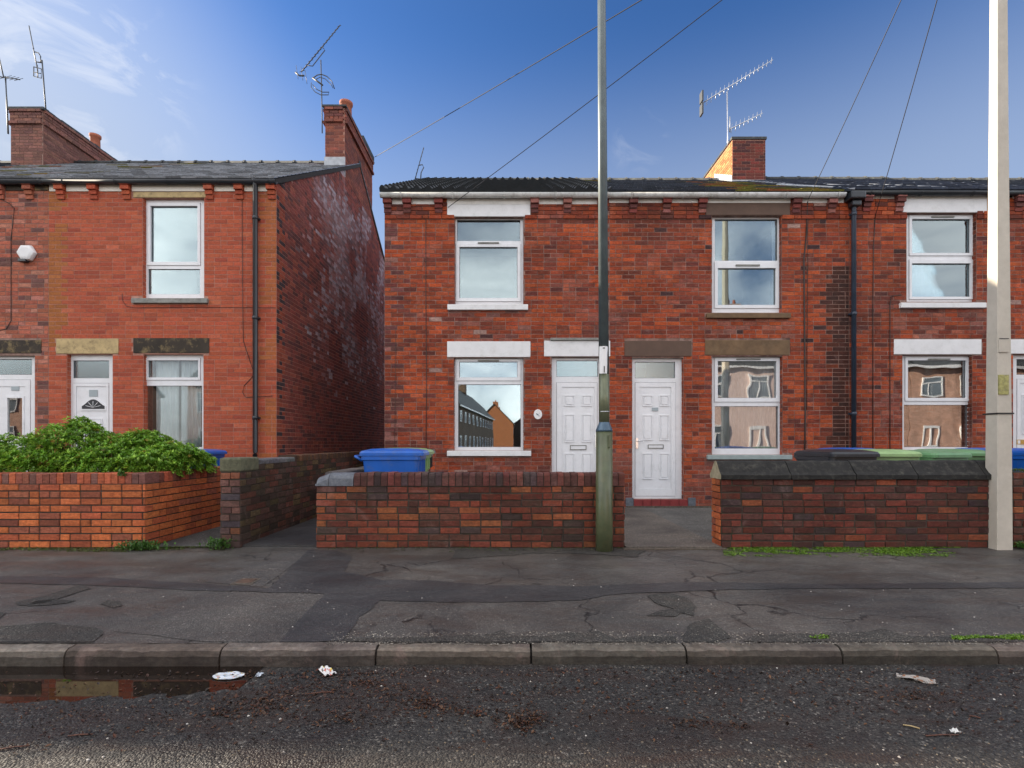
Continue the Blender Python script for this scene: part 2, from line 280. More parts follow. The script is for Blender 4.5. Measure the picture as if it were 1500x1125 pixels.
# ------------------------------------------------------------------ mesh builder
class MB:
    def __init__(s): s.v = []; s.f = []; s.m = []; s.c = []; s.sm = []
    def face(s, pts, m=0, c=None, smooth=False):
        k = len(s.v); s.v.extend(tuple(p) for p in pts); s.f.append(tuple(range(k, k + len(pts)))); s.m.append(m); s.c.append(c or (.5, .5, .5)); s.sm.append(smooth)
    def box(s, x0, x1, y0, y1, z0, z1, m=0, c=None, skip=''):
        a = [(x0, y0, z0), (x1, y0, z0), (x1, y1, z0), (x0, y1, z0), (x0, y0, z1), (x1, y0, z1), (x1, y1, z1), (x0, y1, z1)]
        k = len(s.v); s.v.extend(a)
        for nm, q in (('b', (0, 3, 2, 1)), ('t', (4, 5, 6, 7)), ('f', (0, 1, 5, 4)), ('r', (1, 2, 6, 5)), ('k', (2, 3, 7, 6)), ('l', (3, 0, 4, 7))):
            if nm in skip: continue
            s.f.append(tuple(k + i for i in q)); s.m.append(m); s.c.append(c or (.5, .5, .5)); s.sm.append(False)
    def obox(s, O, U, V, Nn, w, h, d, m=0, c=None, inset=0.0):   # box on a plane, front face inset a little (frustum)
        O = Vector(O); i = inset
        b = [O, O + U * w, O + U * w + V * h, O + V * h]
        t = [O + U * i + V * i + Nn * d, O + U * (w - i) + V * i + Nn * d, O + U * (w - i) + V * (h - i) + Nn * d, O + U * i + V * (h - i) + Nn * d]
        k = len(s.v); s.v.extend(tuple(p) for p in b + t)
        for q in ((4, 5, 6, 7), (0, 1, 5, 4), (1, 2, 6, 5), (2, 3, 7, 6), (3, 0, 4, 7)):
            s.f.append(tuple(k + j for j in q)); s.m.append(m); s.c.append(c or (.5, .5, .5)); s.sm.append(False)
    def tube(s, pts, r, n=8, m=0, caps=True, r2=None, smooth=True):
        pts = [Vector(p) for p in pts]; L = len(pts); rings = []
        for i, p in enumerate(pts):
            d = (pts[min(i + 1, L - 1)] - pts[max(i - 1, 0)]).normalized()
            a = d.cross(Vector((0, 0, 1)));
            if a.length < .05: a = d.cross(Vector((0, 1, 0)))
            a.normalize(); b = d.cross(a)
            rr = r if r2 is None else r + (r2 - r) * i / (L - 1)
            rings.append([p + a * math.cos(2 * math.pi * j / n) * rr + b * math.sin(2 * math.pi * j / n) * rr for j in range(n)])
        k = len(s.v)
        for g in rings: s.v.extend(tuple(q) for q in g)
        for i in range(L - 1):
            for j in range(n):
                s.f.append((k + i * n + j, k + i * n + (j + 1) % n, k + (i + 1) * n + (j + 1) % n, k + (i + 1) * n + j)); s.m.append(m); s.c.append((.5, .5, .5)); s.sm.append(smooth)
        if caps:
            s.f.append(tuple(k + j for j in range(n))[::-1]); s.f.append(tuple(k + (L - 1) * n + j for j in range(n)))
            s.m += [m, m]; s.c += [(.5, .5, .5)] * 2; s.sm += [False, False]
    def lathe(s, x, y, prof, n=20, m=0, sx=1, sy=1, smooth=True):
        k = len(s.v)
        for (r, z) in prof: s.v.extend((x + r * sx * math.cos(2 * math.pi * j / n), y + r * sy * math.sin(2 * math.pi * j / n), z) for j in range(n))
        for i in range(len(prof) - 1):
            for j in range(n):
                s.f.append((k + i * n + j, k + i * n + (j + 1) % n, k + (i + 1) * n + (j + 1) % n, k + (i + 1) * n + j)); s.m.append(m); s.c.append((.5, .5, .5)); s.sm.append(smooth)
        s.f.append(tuple(k + (len(prof) - 1) * n + j for j in range(n))); s.m.append(m); s.c.append((.5, .5, .5)); s.sm.append(False)
        s.f.append(tuple(k + j for j in range(n))[::-1]); s.m.append(m); s.c.append((.5, .5, .5)); s.sm.append(False)
    def plate(s, x0, x1, z0, z1, holes, y0, y1, m=0, back=True):   # upright plate facing -y with rectangular holes
        xs = sorted({x0, x1, *[v for h in holes for v in h[:2] if x0 < v < x1]}); zs = sorted({z0, z1, *[v for h in holes for v in h[2:] if z0 < v < z1]})
        for i in range(len(xs) - 1):
            for j in range(len(zs) - 1):
                cx, cz = (xs[i] + xs[i + 1]) / 2, (zs[j] + zs[j + 1]) / 2
                if any(h[0] < cx < h[1] and h[2] < cz < h[3] for h in holes): continue
                s.face([(xs[i], y0, zs[j]), (xs[i + 1], y0, zs[j]), (xs[i + 1], y0, zs[j + 1]), (xs[i], y0, zs[j + 1])], m)
                if back: s.face([(xs[i], y1, zs[j]), (xs[i], y1, zs[j + 1]), (xs[i + 1], y1, zs[j + 1]), (xs[i + 1], y1, zs[j])], m)
        for (a, b, c, d), sg in [((x0, x1, z0, z1), 1)] + [(h, -1) for h in holes]:
            for q in ([(a, y0, c), (a, y0, d), (a, y1, d), (a, y1, c)], [(b, y0, c), (b, y1, c), (b, y1, d), (b, y0, d)], [(a, y0, c), (a, y1, c), (b, y1, c), (b, y0, c)], [(a, y0, d), (b, y0, d), (b, y1, d), (a, y1, d)]):
                s.face(q if sg == 1 else q[::-1], m)
    def build(s, name, mats, parent=None, bevel=0, local=False, origin=None, solid=0):
        if not isinstance(mats, (list, tuple)): mats = [mats]
        root = parent
        while root is not None and root.parent: root = root.parent
        if local: off = Vector()
        elif root is not None: off = Vector(root.location)
        elif origin is not None: off = Vector(origin)
        else:
            xs = [v[0] for v in s.v]; ys = [v[1] for v in s.v]; off = Vector(((min(xs) + max(xs)) / 2, (min(ys) + max(ys)) / 2, min(v[2] for v in s.v)))
        me = bpy.data.meshes.new(name); me.from_pydata([(v[0] - off.x, v[1] - off.y, v[2] - off.z) for v in s.v], [], s.f)
        for mm in mats: me.materials.append(mm)
        me.polygons.foreach_set('material_index', s.m); me.polygons.foreach_set('use_smooth', s.sm)
        if any(c != (.5, .5, .5) for c in s.c):
            ca = me.color_attributes.new('Col', 'FLOAT_COLOR', 'CORNER'); buf = []
            for f, c in zip(s.f, s.c): buf.extend((c[0], c[1], c[2], 1.0) * len(f))
            ca.data.foreach_set('color', buf)
        me.update()
        o = bpy.data.objects.new(name, me); C.objects.link(o)
        if parent is not None: o.parent = parent
        elif not local: o.location = off
        if bevel:
            b = o.modifiers.new('bevel', 'BEVEL'); b.width = bevel; b.segments = 2; b.limit_method = 'ANGLE'; b.angle_limit = R_(40)
        if solid:
            b = o.modifiers.new('solid', 'SOLIDIFY'); b.thickness = solid
        return o
def root(name, label, cat, loc, rot=0, group=None):
    o = bpy.data.objects.new(name, None); C.objects.link(o); o.location = loc; o.rotation_euler = (0, 0, rot); o.empty_display_size = .1
    return tag(o, label, cat, group)
def tag(o, label, cat, group=None, kind=None):
    o['label'] = label; o['category'] = cat
    if group: o['group'] = group
    if kind: o['kind'] = kind
    return o
def struct(o): o['kind'] = 'structure'; return o
VX, VY, VZ = Vector((1, 0, 0)), Vector((0, 1, 0)), Vector((0, 0, 1))
rnd = random.random
def bricks(mb, O, U, V, Nn, w, h, pal, ex=(), L=.225, ch=.075, g=.005, proud=.004, jit=.0012, hmax=None, m=1, inset=.0015, head=.12, wob=0.0, proudf=None, start=0, hdr=None):
    O = Vector(O); nrow = int(round(h / ch))
    for j in range(nrow):
        z0, z1 = j * ch, (j + 1) * ch; zc = (z0 + z1) / 2
        ex_row = [(a, b) for (a, b, c, d) in ex if c < zc < d]
        rowh = hdr is not None and (j + start) % hdr == 0
        Lr = L / 2 if rowh else L
        u = -Lr / 2 * ((j + start) % 2) + (rnd() - .5) * wob * 2
        while u < w:
            step = Lr
            if not rowh and rnd() < head: step = Lr / 2
            a, b = max(u, 0), min(u + step, w); u += step
            segs = [(a, b)]
            for (e0, e1) in ex_row:
                ns = []
                for (p, q) in segs:
                    if q <= e0 or p >= e1: ns.append((p, q)); continue
                    if p < e0: ns.append((p, e0))
                    if q > e1: ns.append((e1, q))
                segs = ns
            for (p, q) in segs:
                if q - p < .035: continue
                uc = (p + q) / 2
                if hmax and zc + ch / 2 > hmax(uc): continue
                c = pal(uc, zc, rnd())
                pr = proud + (proudf(uc, zc) if proudf else 0) + (rnd() - .5) * jit * 2
                du, dv = (rnd() - .5) * wob * .4, (rnd() - .5) * wob * .4
                wob_z = wob * .7 * noise.noise(Vector((O.x + uc * .9, j * .33, O.y)))
                mb.obox(O + U * (p + g + du) + V * (z0 + g + dv + wob_z), U, V, Nn, q - p - 2 * g, ch - 2 * g, pr, m, c, inset)
def vn(x, y, z, s): return noise.noise(Vector((x * s, y * s, z * s)))
def pick(tab, r):
    for p, c in tab:
        if r < p: return c
        r -= p
    return tab[-1][1]
def jitc(c, a=.16):
    k = 1 + (rnd() - .5) * 2 * a; return tuple(x * k * (1 + (rnd() - .5) * .1) for x in c)
T_OLD = [(.42, (.39, .074, .023)), (.25, (.31, .056, .021)), (.16, (.21, .043, .021)), (.06, (.14, .036, .026)), (.01, (.06, .028, .028)), (.09, (.39, .085, .033))]
T_PURP = [(.5, (.13, .045, .04)), (.3, (.2, .05, .04)), (.2, (.3, .12, .10))]
T_B = [(.6, (.42, .094, .044)), (.28, (.37, .080, .039)), (.07, (.33, .068, .036)), (.05, (.46, .12, .06))]
T_A = [(.5, (.38, .115, .068)), (.25, (.31, .09, .055)), (.13, (.16, .07, .06)), (.12, (.42, .17, .12))]
T_G = [(.30, (.19, .048, .026)), (.26, (.14, .038, .024)), (.2, (.10, .040, .028)), (.08, (.06, .038, .034)), (.16, (.26, .080, .032))]
T_ORANGE = [(.55, (.45, .125, .042)), (.3, (.36, .092, .038)), (.15, (.27, .085, .048))]
T_COPE = [(.4, (.11, .045, .038)), (.3, (.07, .045, .045)), (.3, (.16, .05, .04))]
SILLS = [(X(a), X(b), Z(c) + .15) for a, b, c in ((650, 780, 454), (650, 785, 668), (1030, 1160, 466), (1030, 1165, 673), (1315, 1445, 451), (1315, 1435, 667))]
def pal_old(x0, quoin=None):
    def f(u, z, r):
        x = x0 + u; d = vn(x, 3, z, .9) + .5 * vn(x, 9, z, 2.3)
        c = jitc(pick(T_OLD, r))
        if quoin is not None and abs(x - quoin) < .28 and rnd() < .5: c = jitc(pick(T_PURP, rnd()))
        for (sx0, sx1, sz) in SILLS:          # pale salts and damp in the courses under the sills
            if sx0 < x < sx1 and sz - .75 < z < sz and rnd() < .75 * (1 - (sz - z) / .8):
                c = tuple(a * .6 + b * .4 for a, b in zip(c, random.choice([(.30, .15, .12), (.16, .06, .05), (.34, .2, .17)])))
        so = vn(x, 5, z, .55) + .5 * vn(x * .6, 2, z, 3.1) + (.15 if z > 5.2 else 0)       # soot that never washed off
        if so > .12: q = min(1, (so - .12) * 3) * (.25 + .45 * rnd()); c = tuple(a * (1 - q) + b * q for a, b in zip(c, (.085, .034, .027)))
        if d > .28: c = tuple(a * .62 + b * .38 for a, b in zip(c, pick(T_PURP, rnd())))
        if z < .55 or z < 1.2 and d < -.1: c = tuple(a * .8 + b * .2 for a, b in zip(c, (.3, .16, .15)))
        dd = abs(x - 5.80) + .09 * vn(x, 1, z, 2)
        if dd < .26 and .3 < z < 4.4:        # damp streak beside the downpipe
            kk = .85 if dd < .15 else .45; c = tuple(a * (1 - kk) + b * kk for a, b in zip(c, (.028, .016, .013)))
        if rnd() < .004: c = (.38, .24, .2)
        return c
    return f
def pal_b(x0):
    def f(u, z, r):
        x = x0 + u; c = jitc(pick(T_B, r), .08)
        if x < -7.85 and z > 3.0 and vn(x, 0, z, 2) > -.3: c = tuple(a * .5 + b * .5 for a, b in zip(c, (.28, .14, .02)))
        if x > -4.38 and vn(x, 0, z, 1.5) > -.2: c = tuple(a * .65 + b * .35 for a, b in zip(c, (.33, .16, .03)))
        return c
    return f
def pal_t(tab, j=.14):
    return lambda u, z, r: jitc(pick(tab, r), j)

# ------------------------------------------------------------------ roofs
def slates(mb, x0, x1, y0, z0, y1, z1, tint, sw=.27, gauge=.2, moss=None):
    V = Vector((0, y1 - y0, z1 - z0)); Ls = V.length; V.normalize(); Nn = VX.cross(V); Nn = Nn if Nn.z > 0 else -Nn
    for j in range(int(Ls / gauge) + 1):
        s0 = j * gauge - .03; u = x0 - (j % 2) * sw / 2
        while u < x1:
            a, b = max(u, x0), min(u + sw, x1); u += sw
            if b - a < .04: continue
            s1 = min(s0 + gauge + .05, Ls)
            c = tint(); lift = .022 + rnd() * .008
            if moss and moss((a + b) / 2, s0 / Ls): c = random.choice([(.15, .15, .03), (.2, .17, .04), (.24, .09, .04), (.10, .1, .03)])
            p = [Vector((a + .003, y0, z0)) + V * s0, Vector((b - .003, y0, z0)) + V * s0, Vector((b - .003, y0, z0)) + V * s1, Vector((a + .003, y0, z0)) + V * s1]
            q = [p[0] + Nn * lift, p[1] + Nn * (lift + (rnd() - .5) * .004), p[2] + Nn * .006, p[3] + Nn * .006]
            mb.face(q, 1, c); mb.face([p[0], p[1], q[1], q[0]], 1, c); mb.face([p[1], p[2], q[2], q[1]], 1, c); mb.face([p[3], p[0], q[0], q[3]], 1, c)
def pantiles(mb, x0, x1, y0, z0, y1, z1):
    V = Vector((0, y1 - y0, z1 - z0)); Ls = V.length; V.normalize(); Nn = VX.cross(V); Nn = Nn if Nn.z > 0 else -Nn
    per = .2; nx = int((x1 - x0) / per * 8); rows = int(Ls / .335) + 1
    for j in range(rows):
        s0, s1 = j * .335 - .04, min(j * .335 + .335 + .02, Ls); k = len(mb.v)
        for (s, lift) in ((s0, .0), (s0, .05), (s1, .008)):
            for i in range(nx + 1):
                x = x0 + (x1 - x0) * i / nx; ph = ((x - x0) / per) % 1
                hgt = .05 * max(0, math.sin(ph * 2 * math.pi)) ** .8 - .008 * (ph > .5)
                mb.v.append(tuple(Vector((x, y0, z0)) + V * s + Nn * (lift + (hgt if lift else 0) + (0 if lift else -.01))))
        for t in range(2):
            for i in range(nx):
                a = k + t * (nx + 1) + i; mb.f.append((a, a + 1, a + nx + 2, a + nx + 1)); mb.m.append(1); mb.c.append((.5, .5, .5)); mb.sm.append(t == 1)
def roof(h, x0, x1, ze, zr, kind='slate', moss=None, over_l=0, over_r=0, tint=None, ridge_d=4.9, depth=9.8):
    y0, y1, y2 = YF - .09, YF + ridge_d, YF + depth + .1
    mb = MB(); a, b = x0 - over_l, x1 + over_r; t = .09
    P = [(y0, ze), (y1, zr), (y2, ze), (y2, ze - t), (y1, zr - t), (y0, ze - t)]
    for i in range(6):
        p, q = P[i], P[(i + 1) % 6]; mb.face([(a, p[0], p[1]), (b, p[0], p[1]), (b, q[0], q[1]), (a, q[0], q[1])][::-1], 0)
    for x, fl in ((a, 1), (b, 0)):
        for q in ([P[0], P[1], P[4], P[5]], [P[1], P[2], P[3], P[4]]):
            pts = [(x, *r) for r in q]; mb.face(pts if fl else pts[::-1], 0)
    tint = tint or (lambda: (lambda k: (.045 * k, .055 * k, .075 * k))(.6 + rnd() * .9))
    if kind == 'slate': slates(mb, a, b, y0 - .03, ze, y1, zr, tint, moss=moss); slates(mb, a, b, y2 + .03, ze, y1, zr, tint)
    else: pantiles(mb, a, b, y0 - .03, ze, y1, zr)
    r = mb.build('roof', [M['dark'], M['slate'] if kind == 'slate' else M['tile_d']], h)
    rb = MB(); x = a
    while x < b - .02:
        e = min(x + .45, b)
        for (u0, u1, rr) in ((x, x + .05, .115), (x + .05, e, .10)):
            if u1 <= u0: continue
            n = 8; k = len(rb.v)
            for u in (u0, u1):
                for i in range(n + 1):
                    an = math.pi * i / n; rb.v.append((u, y1 + math.cos(an) * rr * 1.1, zr - .03 + math.sin(an) * rr))
            for i in range(n): rb.f.append((k + i, k + n + 1 + i, k + n + 2 + i, k + i + 1)); rb.m.append(0); rb.c.append((.5, .5, .5)); rb.sm.append(True)
            for base in (k, k + n + 1): rb.f.append(tuple(range(base, base + n + 1))); rb.m.append(0); rb.c.append((.5, .5, .5)); rb.sm.append(False)
        x = e
    rb.build('ridge_tiles', M['ridge'], r)
    return r
def chimney(h, x0, x1, y0, y1, z0, z1, tab, pots=(), corb=True, sides='lr', mort='mortar_r', flash=.16, sunlit_left_tab=None):
    mb = MB(); mb.box(x0, x1, y0, y1, z0, z1, 0)
    hh = z1 - z0 - .03; p = pal_t(tab)
    pf = (lambda u, z: (.03 if z > hh - .40 else 0) + (.03 if hh - .40 < z < hh - .3 or z > hh - .09 else 0)) if corb else None
    bricks(mb, (x0, y0, z0), VX, VZ, -VY, x1 - x0, hh, p, proudf=pf, proud=.008)
    bricks(mb, (x1, y0, z0), VY, VZ, VX, y1 - y0, hh, p, proudf=pf, proud=.008)
    bricks(mb, (x0, y1, z0), -VY, VZ, -VX, y1 - y0, hh, pal_t(sunlit_left_tab) if sunlit_left_tab else p, proudf=pf, proud=.008)
    bricks(mb, (x1, y1, z0), -VX, VZ, VY, x1 - x0, hh, p, proudf=pf, proud=.008)
    c = mb.build('chimney', [M[mort], M['brick']], h)
    cb = MB(); e = .06 if corb else .03
    n = 14
    for i in range(n):
        ya, yb = y0 - e + (y1 - y0 + 2 * e) * i / n, y0 - e + (y1 - y0 + 2 * e) * (i + 1) / n
        cb.box(x0 - e, x1 + e, ya, yb + .001 * (i % 2), z1 - .03, z1 + .015 + rnd() * .025, 0)
    cb.build('chimney_cap', M['ridge'], c, bevel=.008)
    if flash:
        fb = MB(); fb.box(x0 - .02, x1 + .02, y0 - .022, y0 - .004, z0, z0 + flash, 0)
        fb.build('lead_flashing', M['lead'], c)
    for (px_, py_, r, hgt) in pots:
        pb = MB(); pb.lathe(px_, py_, [(r * 1.15, z1 - .02), (r * 1.15, z1 + .06), (r, z1 + .09), (r * .92, z1 + hgt - .1), (r * 1.12, z1 + hgt - .08), (r * 1.15, z1 + hgt - .01), (r * .95, z1 + hgt), (r * .8, z1 + hgt - .02)], 16)
        pb.build('chimney_pot', M['pot'], c)
    return c
# ------------------------------------------------------------------ windows and doors
DW = YF + .08
def window(h, fr, panes, vent=None, sill=None, sillm='paint', glass='glass', lintel=None, lintelm='paint', D=DW, depth=.06, lite=False):
    x0, x1, z0, z1 = RC(fr, D); holes = []
    mb = MB()
    for p, s in panes: holes.append(RC(s or p, D))
    mb.plate(x0 - .01, x1 + .01, z0 - .01, z1 + .01, holes, D, D + depth)
    w = mb.build('window', M['pvc'], h, bevel=.004)
    for p, s in panes:
        r = RC(p, D)
        if s:
            sb = MB(); q = RC(s, D); g = .004
            sb.plate(q[0] + g, q[1] - g, q[2] + g, q[3] - g, [r], D - .016, D + depth - .006)
            sb.build('sash', M['pvc'], w, bevel=.005)
            gb = MB(); gb.plate(q[0] - .001, q[1] + .001, q[2] - .001, q[3] + .001, [(q[0] + g + .003, q[1] - g - .003, q[2] + g + .003, q[3] - g - .003)], D + .012, D + .02)
            gb.build('gasket', M['pvc_groove'], w)
        kb = MB(); kb.plate(r[0] - .002, r[1] + .002, r[2] - .002, r[3] + .002, [(r[0] + .006, r[1] - .006, r[2] + .006, r[3] - .006)], D + .018, D + .026)
        kb.build('glazing_bead', M['pvc_groove'], w)
        pb = MB(); pb.box(r[0] - .004, r[1] + .004, D + .028, D + .034, r[2] - .004, r[3] + .004)
        pb.build('pane', M[glass], w)
    if vent:
        v = RC(vent, D); vb = MB(); vb.box(v[0], v[1], D - .034, D - .001, v[2], v[3]); vb.build('trickle_vent', M['stone_g'], w, bevel=.003)
    if sill:
        v = RC(sill, YF - .04); sb = MB(); sb.box(v[0], v[1], YF - .06, YF + .12, v[2], v[3]); sb.build('sill', M[sillm], h, bevel=.006)
    if lintel:
        v = RC(lintel, YF - .015); sb = MB(); sb.box(v[0], v[1], YF - .015, YF + .06, v[2], v[3]); sb.build('lintel', M[lintelm], h, bevel=.006)
    return w
def panel(lb, r, y, raised=True):       # moulded door panel
    x0, x1, z0, z1 = r
    lb.plate(x0, x1, z0, z1, [(x0 + .013, x1 - .013, z0 + .013, z1 - .013)], y - .014, y + .004)
    lb.box(x0 + .032, x1 - .032, y - .012, y + .004, z0 + .03, z1 - .03)
def door(h, fr, fan, leaf, inset, panels, letter=None, handle=None, lintel=None, lintelm='paint', glass='glass_frost', sticker=None, light=None, lbm='pvc', D=DW, toplight=None):
    x0, x1, z0, z1 = RC(fr, D); mb = MB()
    mb.plate(x0 - .01, x1 + .01, z0 - .01, z1 + .01, [RC(fan, D), RC(leaf, D)], D, D + .07)
    f = mb.build('door_frame', M['pvc'], h, bevel=.005)
    r = RC(fan, D)
    kb = MB(); kb.plate(r[0] - .002, r[1] + .002, r[2] - .002, r[3] + .002, [(r[0] + .007, r[1] - .007, r[2] + .007, r[3] - .007)], D + .014, D + .024); kb.build('glazing_bead', M['pvc_groove'], f)
    pb = MB(); pb.box(r[0] - .004, r[1] + .004, D + .026, D + .032, r[2] - .004, r[3] + .004); pb.build('fanlight', M[glass], f)
    q = RC(leaf, D); i = RC(inset, D); lb = MB(); g = .006
    holes = [i]
    lb.plate(q[0] + g, q[1] - g, q[2] + g, q[3] - g, holes, D - .008, D + .045)
    yi = D + .004
    lh = [RC(light, D)] if light else []
    lb.plate(i[0] + .002, i[1] - .002, i[2] + .002, i[3] - .002, lh, yi, D + .04)
    for p in panels: panel(lb, RC(p, D), yi)
    d = lb.build('door', M['pvc'], h, bevel=.004)
    gb = MB(); gb.plate(q[0] - .001, q[1] + .001, q[2] - .001, q[3] + .001, [(q[0] + g + .002, q[1] - g - .002, q[2] + g + .002, q[3] - g - .002)], D + .01, D + .02); gb.build('gasket', M['pvc_groove'], f)
    if light:
        v = RC(light, D); vb = MB(); vb.box(v[0], v[1], yi + .012, yi + .018, v[2], v[3]); vb.build('glazed_panel', M['glass'], d)
        vb = MB(); vb.plate(v[0] - .03, v[1] + .03, v[2] - .03, v[3] + .03, [(v[0], v[1], v[2], v[3])], yi - .012, yi + .002); vb.build('glazing_surround', M['pvc'], d, bevel=.004)
    if letter:
        v = RC(letter, D); vb = MB(); vb.plate(v[0], v[1], v[2], v[3], [(v[0] + .012, v[1] - .012, v[2] + .012, v[3] - .012)], yi - .014, yi + .002, 0); vb.box(v[0] + .014, v[1] - .014, yi - .008, yi + .003, v[2] + .014, v[3] - .014, 1)
        vb.build('letterbox', [M['brass'] if lbm == 'brass' else M['stone_g'], M['brass'] if lbm == 'brass' else M['pvc']], d)
    if handle:
        v = RC(handle, D); vb = MB(); vb.box(v[0], v[1], D - .02, D - .008, v[2], v[3]); vb.tube([((v[0] + v[1]) / 2, D - .02, v[3] - .05), ((v[0] + v[1]) / 2, D - .05, v[3] - .05), ((v[0] + v[1]) / 2 + .09, D - .05, v[3] - .05)], .008, 8)
        vb.build('handle', M['chrome'], d)
    if sticker:
        v = RC(sticker, D); vb = MB(); vb.box(v[0], v[1], yi - .012, yi - .0005, v[2], v[3]); vb.build('sticker', M['blind'], d)
    if lintel:
        v = RC(lintel, YF - .015); sb = MB(); sb.box(v[0], v[1], YF - .015, YF + .06, v[2], v[3]); sb.build('lintel', M[lintelm], h, bevel=.006)
    return d
def front(h, x0, x1, ztop, openings, excl, pal, mort, brickm='brick_old', proudf=None, head=.12, g=.005, hdr=None):
    holes = [RC(o) for o in openings]
    mb = MB(); mb.plate(x0, x1, -.15, ztop, holes, YF, YF + .25, 0)
    ex = [(a[0] - x0, a[1] - x0, a[2] + .15 - .01, a[3] + .15 + .01) for a in holes + [RC(e) for e in excl]]
    bricks(mb, (x0, YF, -.15), VX, VZ, -VY, x1 - x0, ztop + .15, pal, ex, proudf=proudf, head=head, g=g, hdr=hdr, wob=.004, jit=.002)
    for a in holes:
        for xx, U, Nn in ((a[0], VY, VX), (a[1], VY, -VX)):
            bricks(mb, (xx, YF, a[2]), U, VZ, Nn, .11, a[3] - a[2], pal, L=.11, head=0)
    return mb.build('front_wall', [M[mort], M[brickm]], h)
def corbels(h, xs, py0, tab, mort):
    p = pal_t(tab)
    for x in xs:
        cb = MB(); xx = X(x); z = Z(py0)
        for k, (w, d) in enumerate(((.16, .11), (.15, .095), (.13, .06), (.13, .035))):
            cb.box(xx - w / 2, xx + w / 2, YF - d, YF - .001, z - (k + 1) * .075 + .003, z - k * .075 - .003, 1, p(0, 0, rnd()))
        cb.box(xx - .06, xx + .06, YF - .03, YF - .0015, z - .298, z, 0)
        cb.build('corbel', [M[mort], M['brick']], h, bevel=.004)
def boards(h, segs, y0, y1, m='board'):
    for a, b in segs:
        v = RC((a, b, y0, y1), YF - .02); mb = MB(); mb.box(v[0], v[1], YF - .02, YF - .002, v[2], v[3]); mb.build('eaves_board', M[m], h)
def gutter(h, x0, x1, zc, r, m, brackets=True):
    mb = MB(); y = YF - .02 - r - .02; n = 10; k = len(mb.v)
    for x in (x0, x1):
        for rr in (r, r - .008):
            for i in range(n + 1):
                a = math.pi + math.pi * i / n; mb.v.append((x, y + math.cos(a) * rr, zc + r * .4 + math.sin(a) * rr * 1.25))
    W_ = n + 1
    for i in range(n):
        mb.f.append((k + i, k + i + 1, k + 2 * W_ + i + 1, k + 2 * W_ + i)); mb.f.append((k + W_ + i + 1, k + W_ + i, k + 3 * W_ + i, k + 3 * W_ + i + 1))
        mb.f.append((k + i + 1, k + i, k + W_ + i, k + W_ + i + 1)); mb.f.append((k + 2 * W_ + i, k + 2 * W_ + i + 1, k + 3 * W_ + i + 1, k + 3 * W_ + i))
        mb.m += [0] * 4; mb.c += [(.5, .5, .5)] * 4; mb.sm += [True, True, False, False]
    for i in (0, n):
        mb.f.append((k + i, k + 2 * W_ + i, k + 3 * W_ + i, k + W_ + i)); mb.m.append(0); mb.c.append((.5, .5, .5)); mb.sm.append(False)
    x = x0 + .35
    while x < x1:
        k2 = [(x, y + math.cos(math.pi + math.pi * i / 8) * (r + .008), zc + r * .4 + math.sin(math.pi + math.pi * i / 8) * (r + .008) * 1.25) for i in range(9)]
        for p, q in zip(k2[:-1], k2[1:]): mb.face([p, (p[0] + .03, *p[1:]), (q[0] + .03, *q[1:]), q], 0)
        x += .9
    return mb.build('gutter', M[m], h)
def downpipe(h, x, z0, z1, r, m, hopper=False, shoe=True):
    mb = MB(); y = YF - r - .03
    pts = [(x, y - .06, z1 + .12), (x, y, z1), (x, y, z0)]
    if shoe: pts.append((x + .03, y - .07, z0 - .06))
    mb.tube(pts, r, 12)
    z = z0 + .6
    while z < z1:
        mb.lathe(x, y, [(r + .002, z - .03), (r + .009, z - .028), (r + .009, z + .028), (r + .002, z + .03)], 12); mb.box(x - .06, x + .06, y + r - .01, YF - .001, z - .015, z + .015); z += 1.75
    p = mb.build('downpipe', M[m], h)
    if hopper:
        hb = MB(); hb.box(x - .14, x + .12, YF - .22, YF - .01, z1 + .02, z1 + .15); hb.box(x - .08, x + .08, YF - .16, YF - .02, z1 - .08, z1 + .02); hb.build('hopper', M['gutter_b'], p, bevel=.02)
    return p
def cable(h, pts, r=.006, m='cable'):
    mb = MB(); mb.tube([(X(a), YF - .012, Z(b)) for a, b in pts], r, 6); return mb.build('cable', M[m], h)
def room(h, r, depth=2.6):             # dim room behind one window, open to the front
    x0, x1, z0, z1 = r; mb = MB(); y0, y1 = YF + .251, YF + depth
    x0 -= .5; x1 += .5; z0 -= .3 ; z1 += .25
    mb.face([(x0, y1, z0), (x1, y1, z0), (x1, y1, z1), (x0, y1, z1)], 0)
    mb.face([(x0, y0, z0), (x0, y1, z0), (x0, y1, z1), (x0, y0, z1)], 0); mb.face([(x1, y0, z0), (x1, y0, z1), (x1, y1, z1), (x1, y1, z0)], 0)
    mb.face([(x0, y0, z0), (x1, y0, z0), (x1, y1, z0), (x0, y1, z0)], 1); mb.face([(x0, y0, z1), (x0, y1, z1), (x1, y1, z1), (x1, y0, z1)], 0)
    mb.build('room_wall', [M['room'], M['carpet']], h)
def curtain(label, px, m, y=YF + .2, folds=9, amp=.02, name='curtain', cat='curtain', group=None):
    x0, x1, z0, z1 = RC(px, y); n = max(8, folds * 8); mb = MB(); k = 0
    ph = rnd() * 6
    for i in range(n + 1):
        t = i / n; x = x0 + (x1 - x0) * t
        yy = y + amp * math.sin(t * folds * 2 * math.pi + ph) + amp * .5 * math.sin(t * folds * 4.7 + 1)
        mb.v += [(x, yy, z0), (x, yy * .5 + y * .5 + amp * .4, z1)]
    for i in range(n): mb.f.append((2 * i, 2 * i + 2, 2 * i + 3, 2 * i + 1)); mb.m.append(0); mb.c.append((.5, .5, .5)); mb.sm.append(amp > 0)
    return tag(mb.build(name, M[m], None, solid=.004), label, cat, group)

# ================================================================== SETTING
gb = MB(); gb.box(-400, 400, -500, 500, -1.2, -.35); struct(gb.build('ground', M['far'], None))
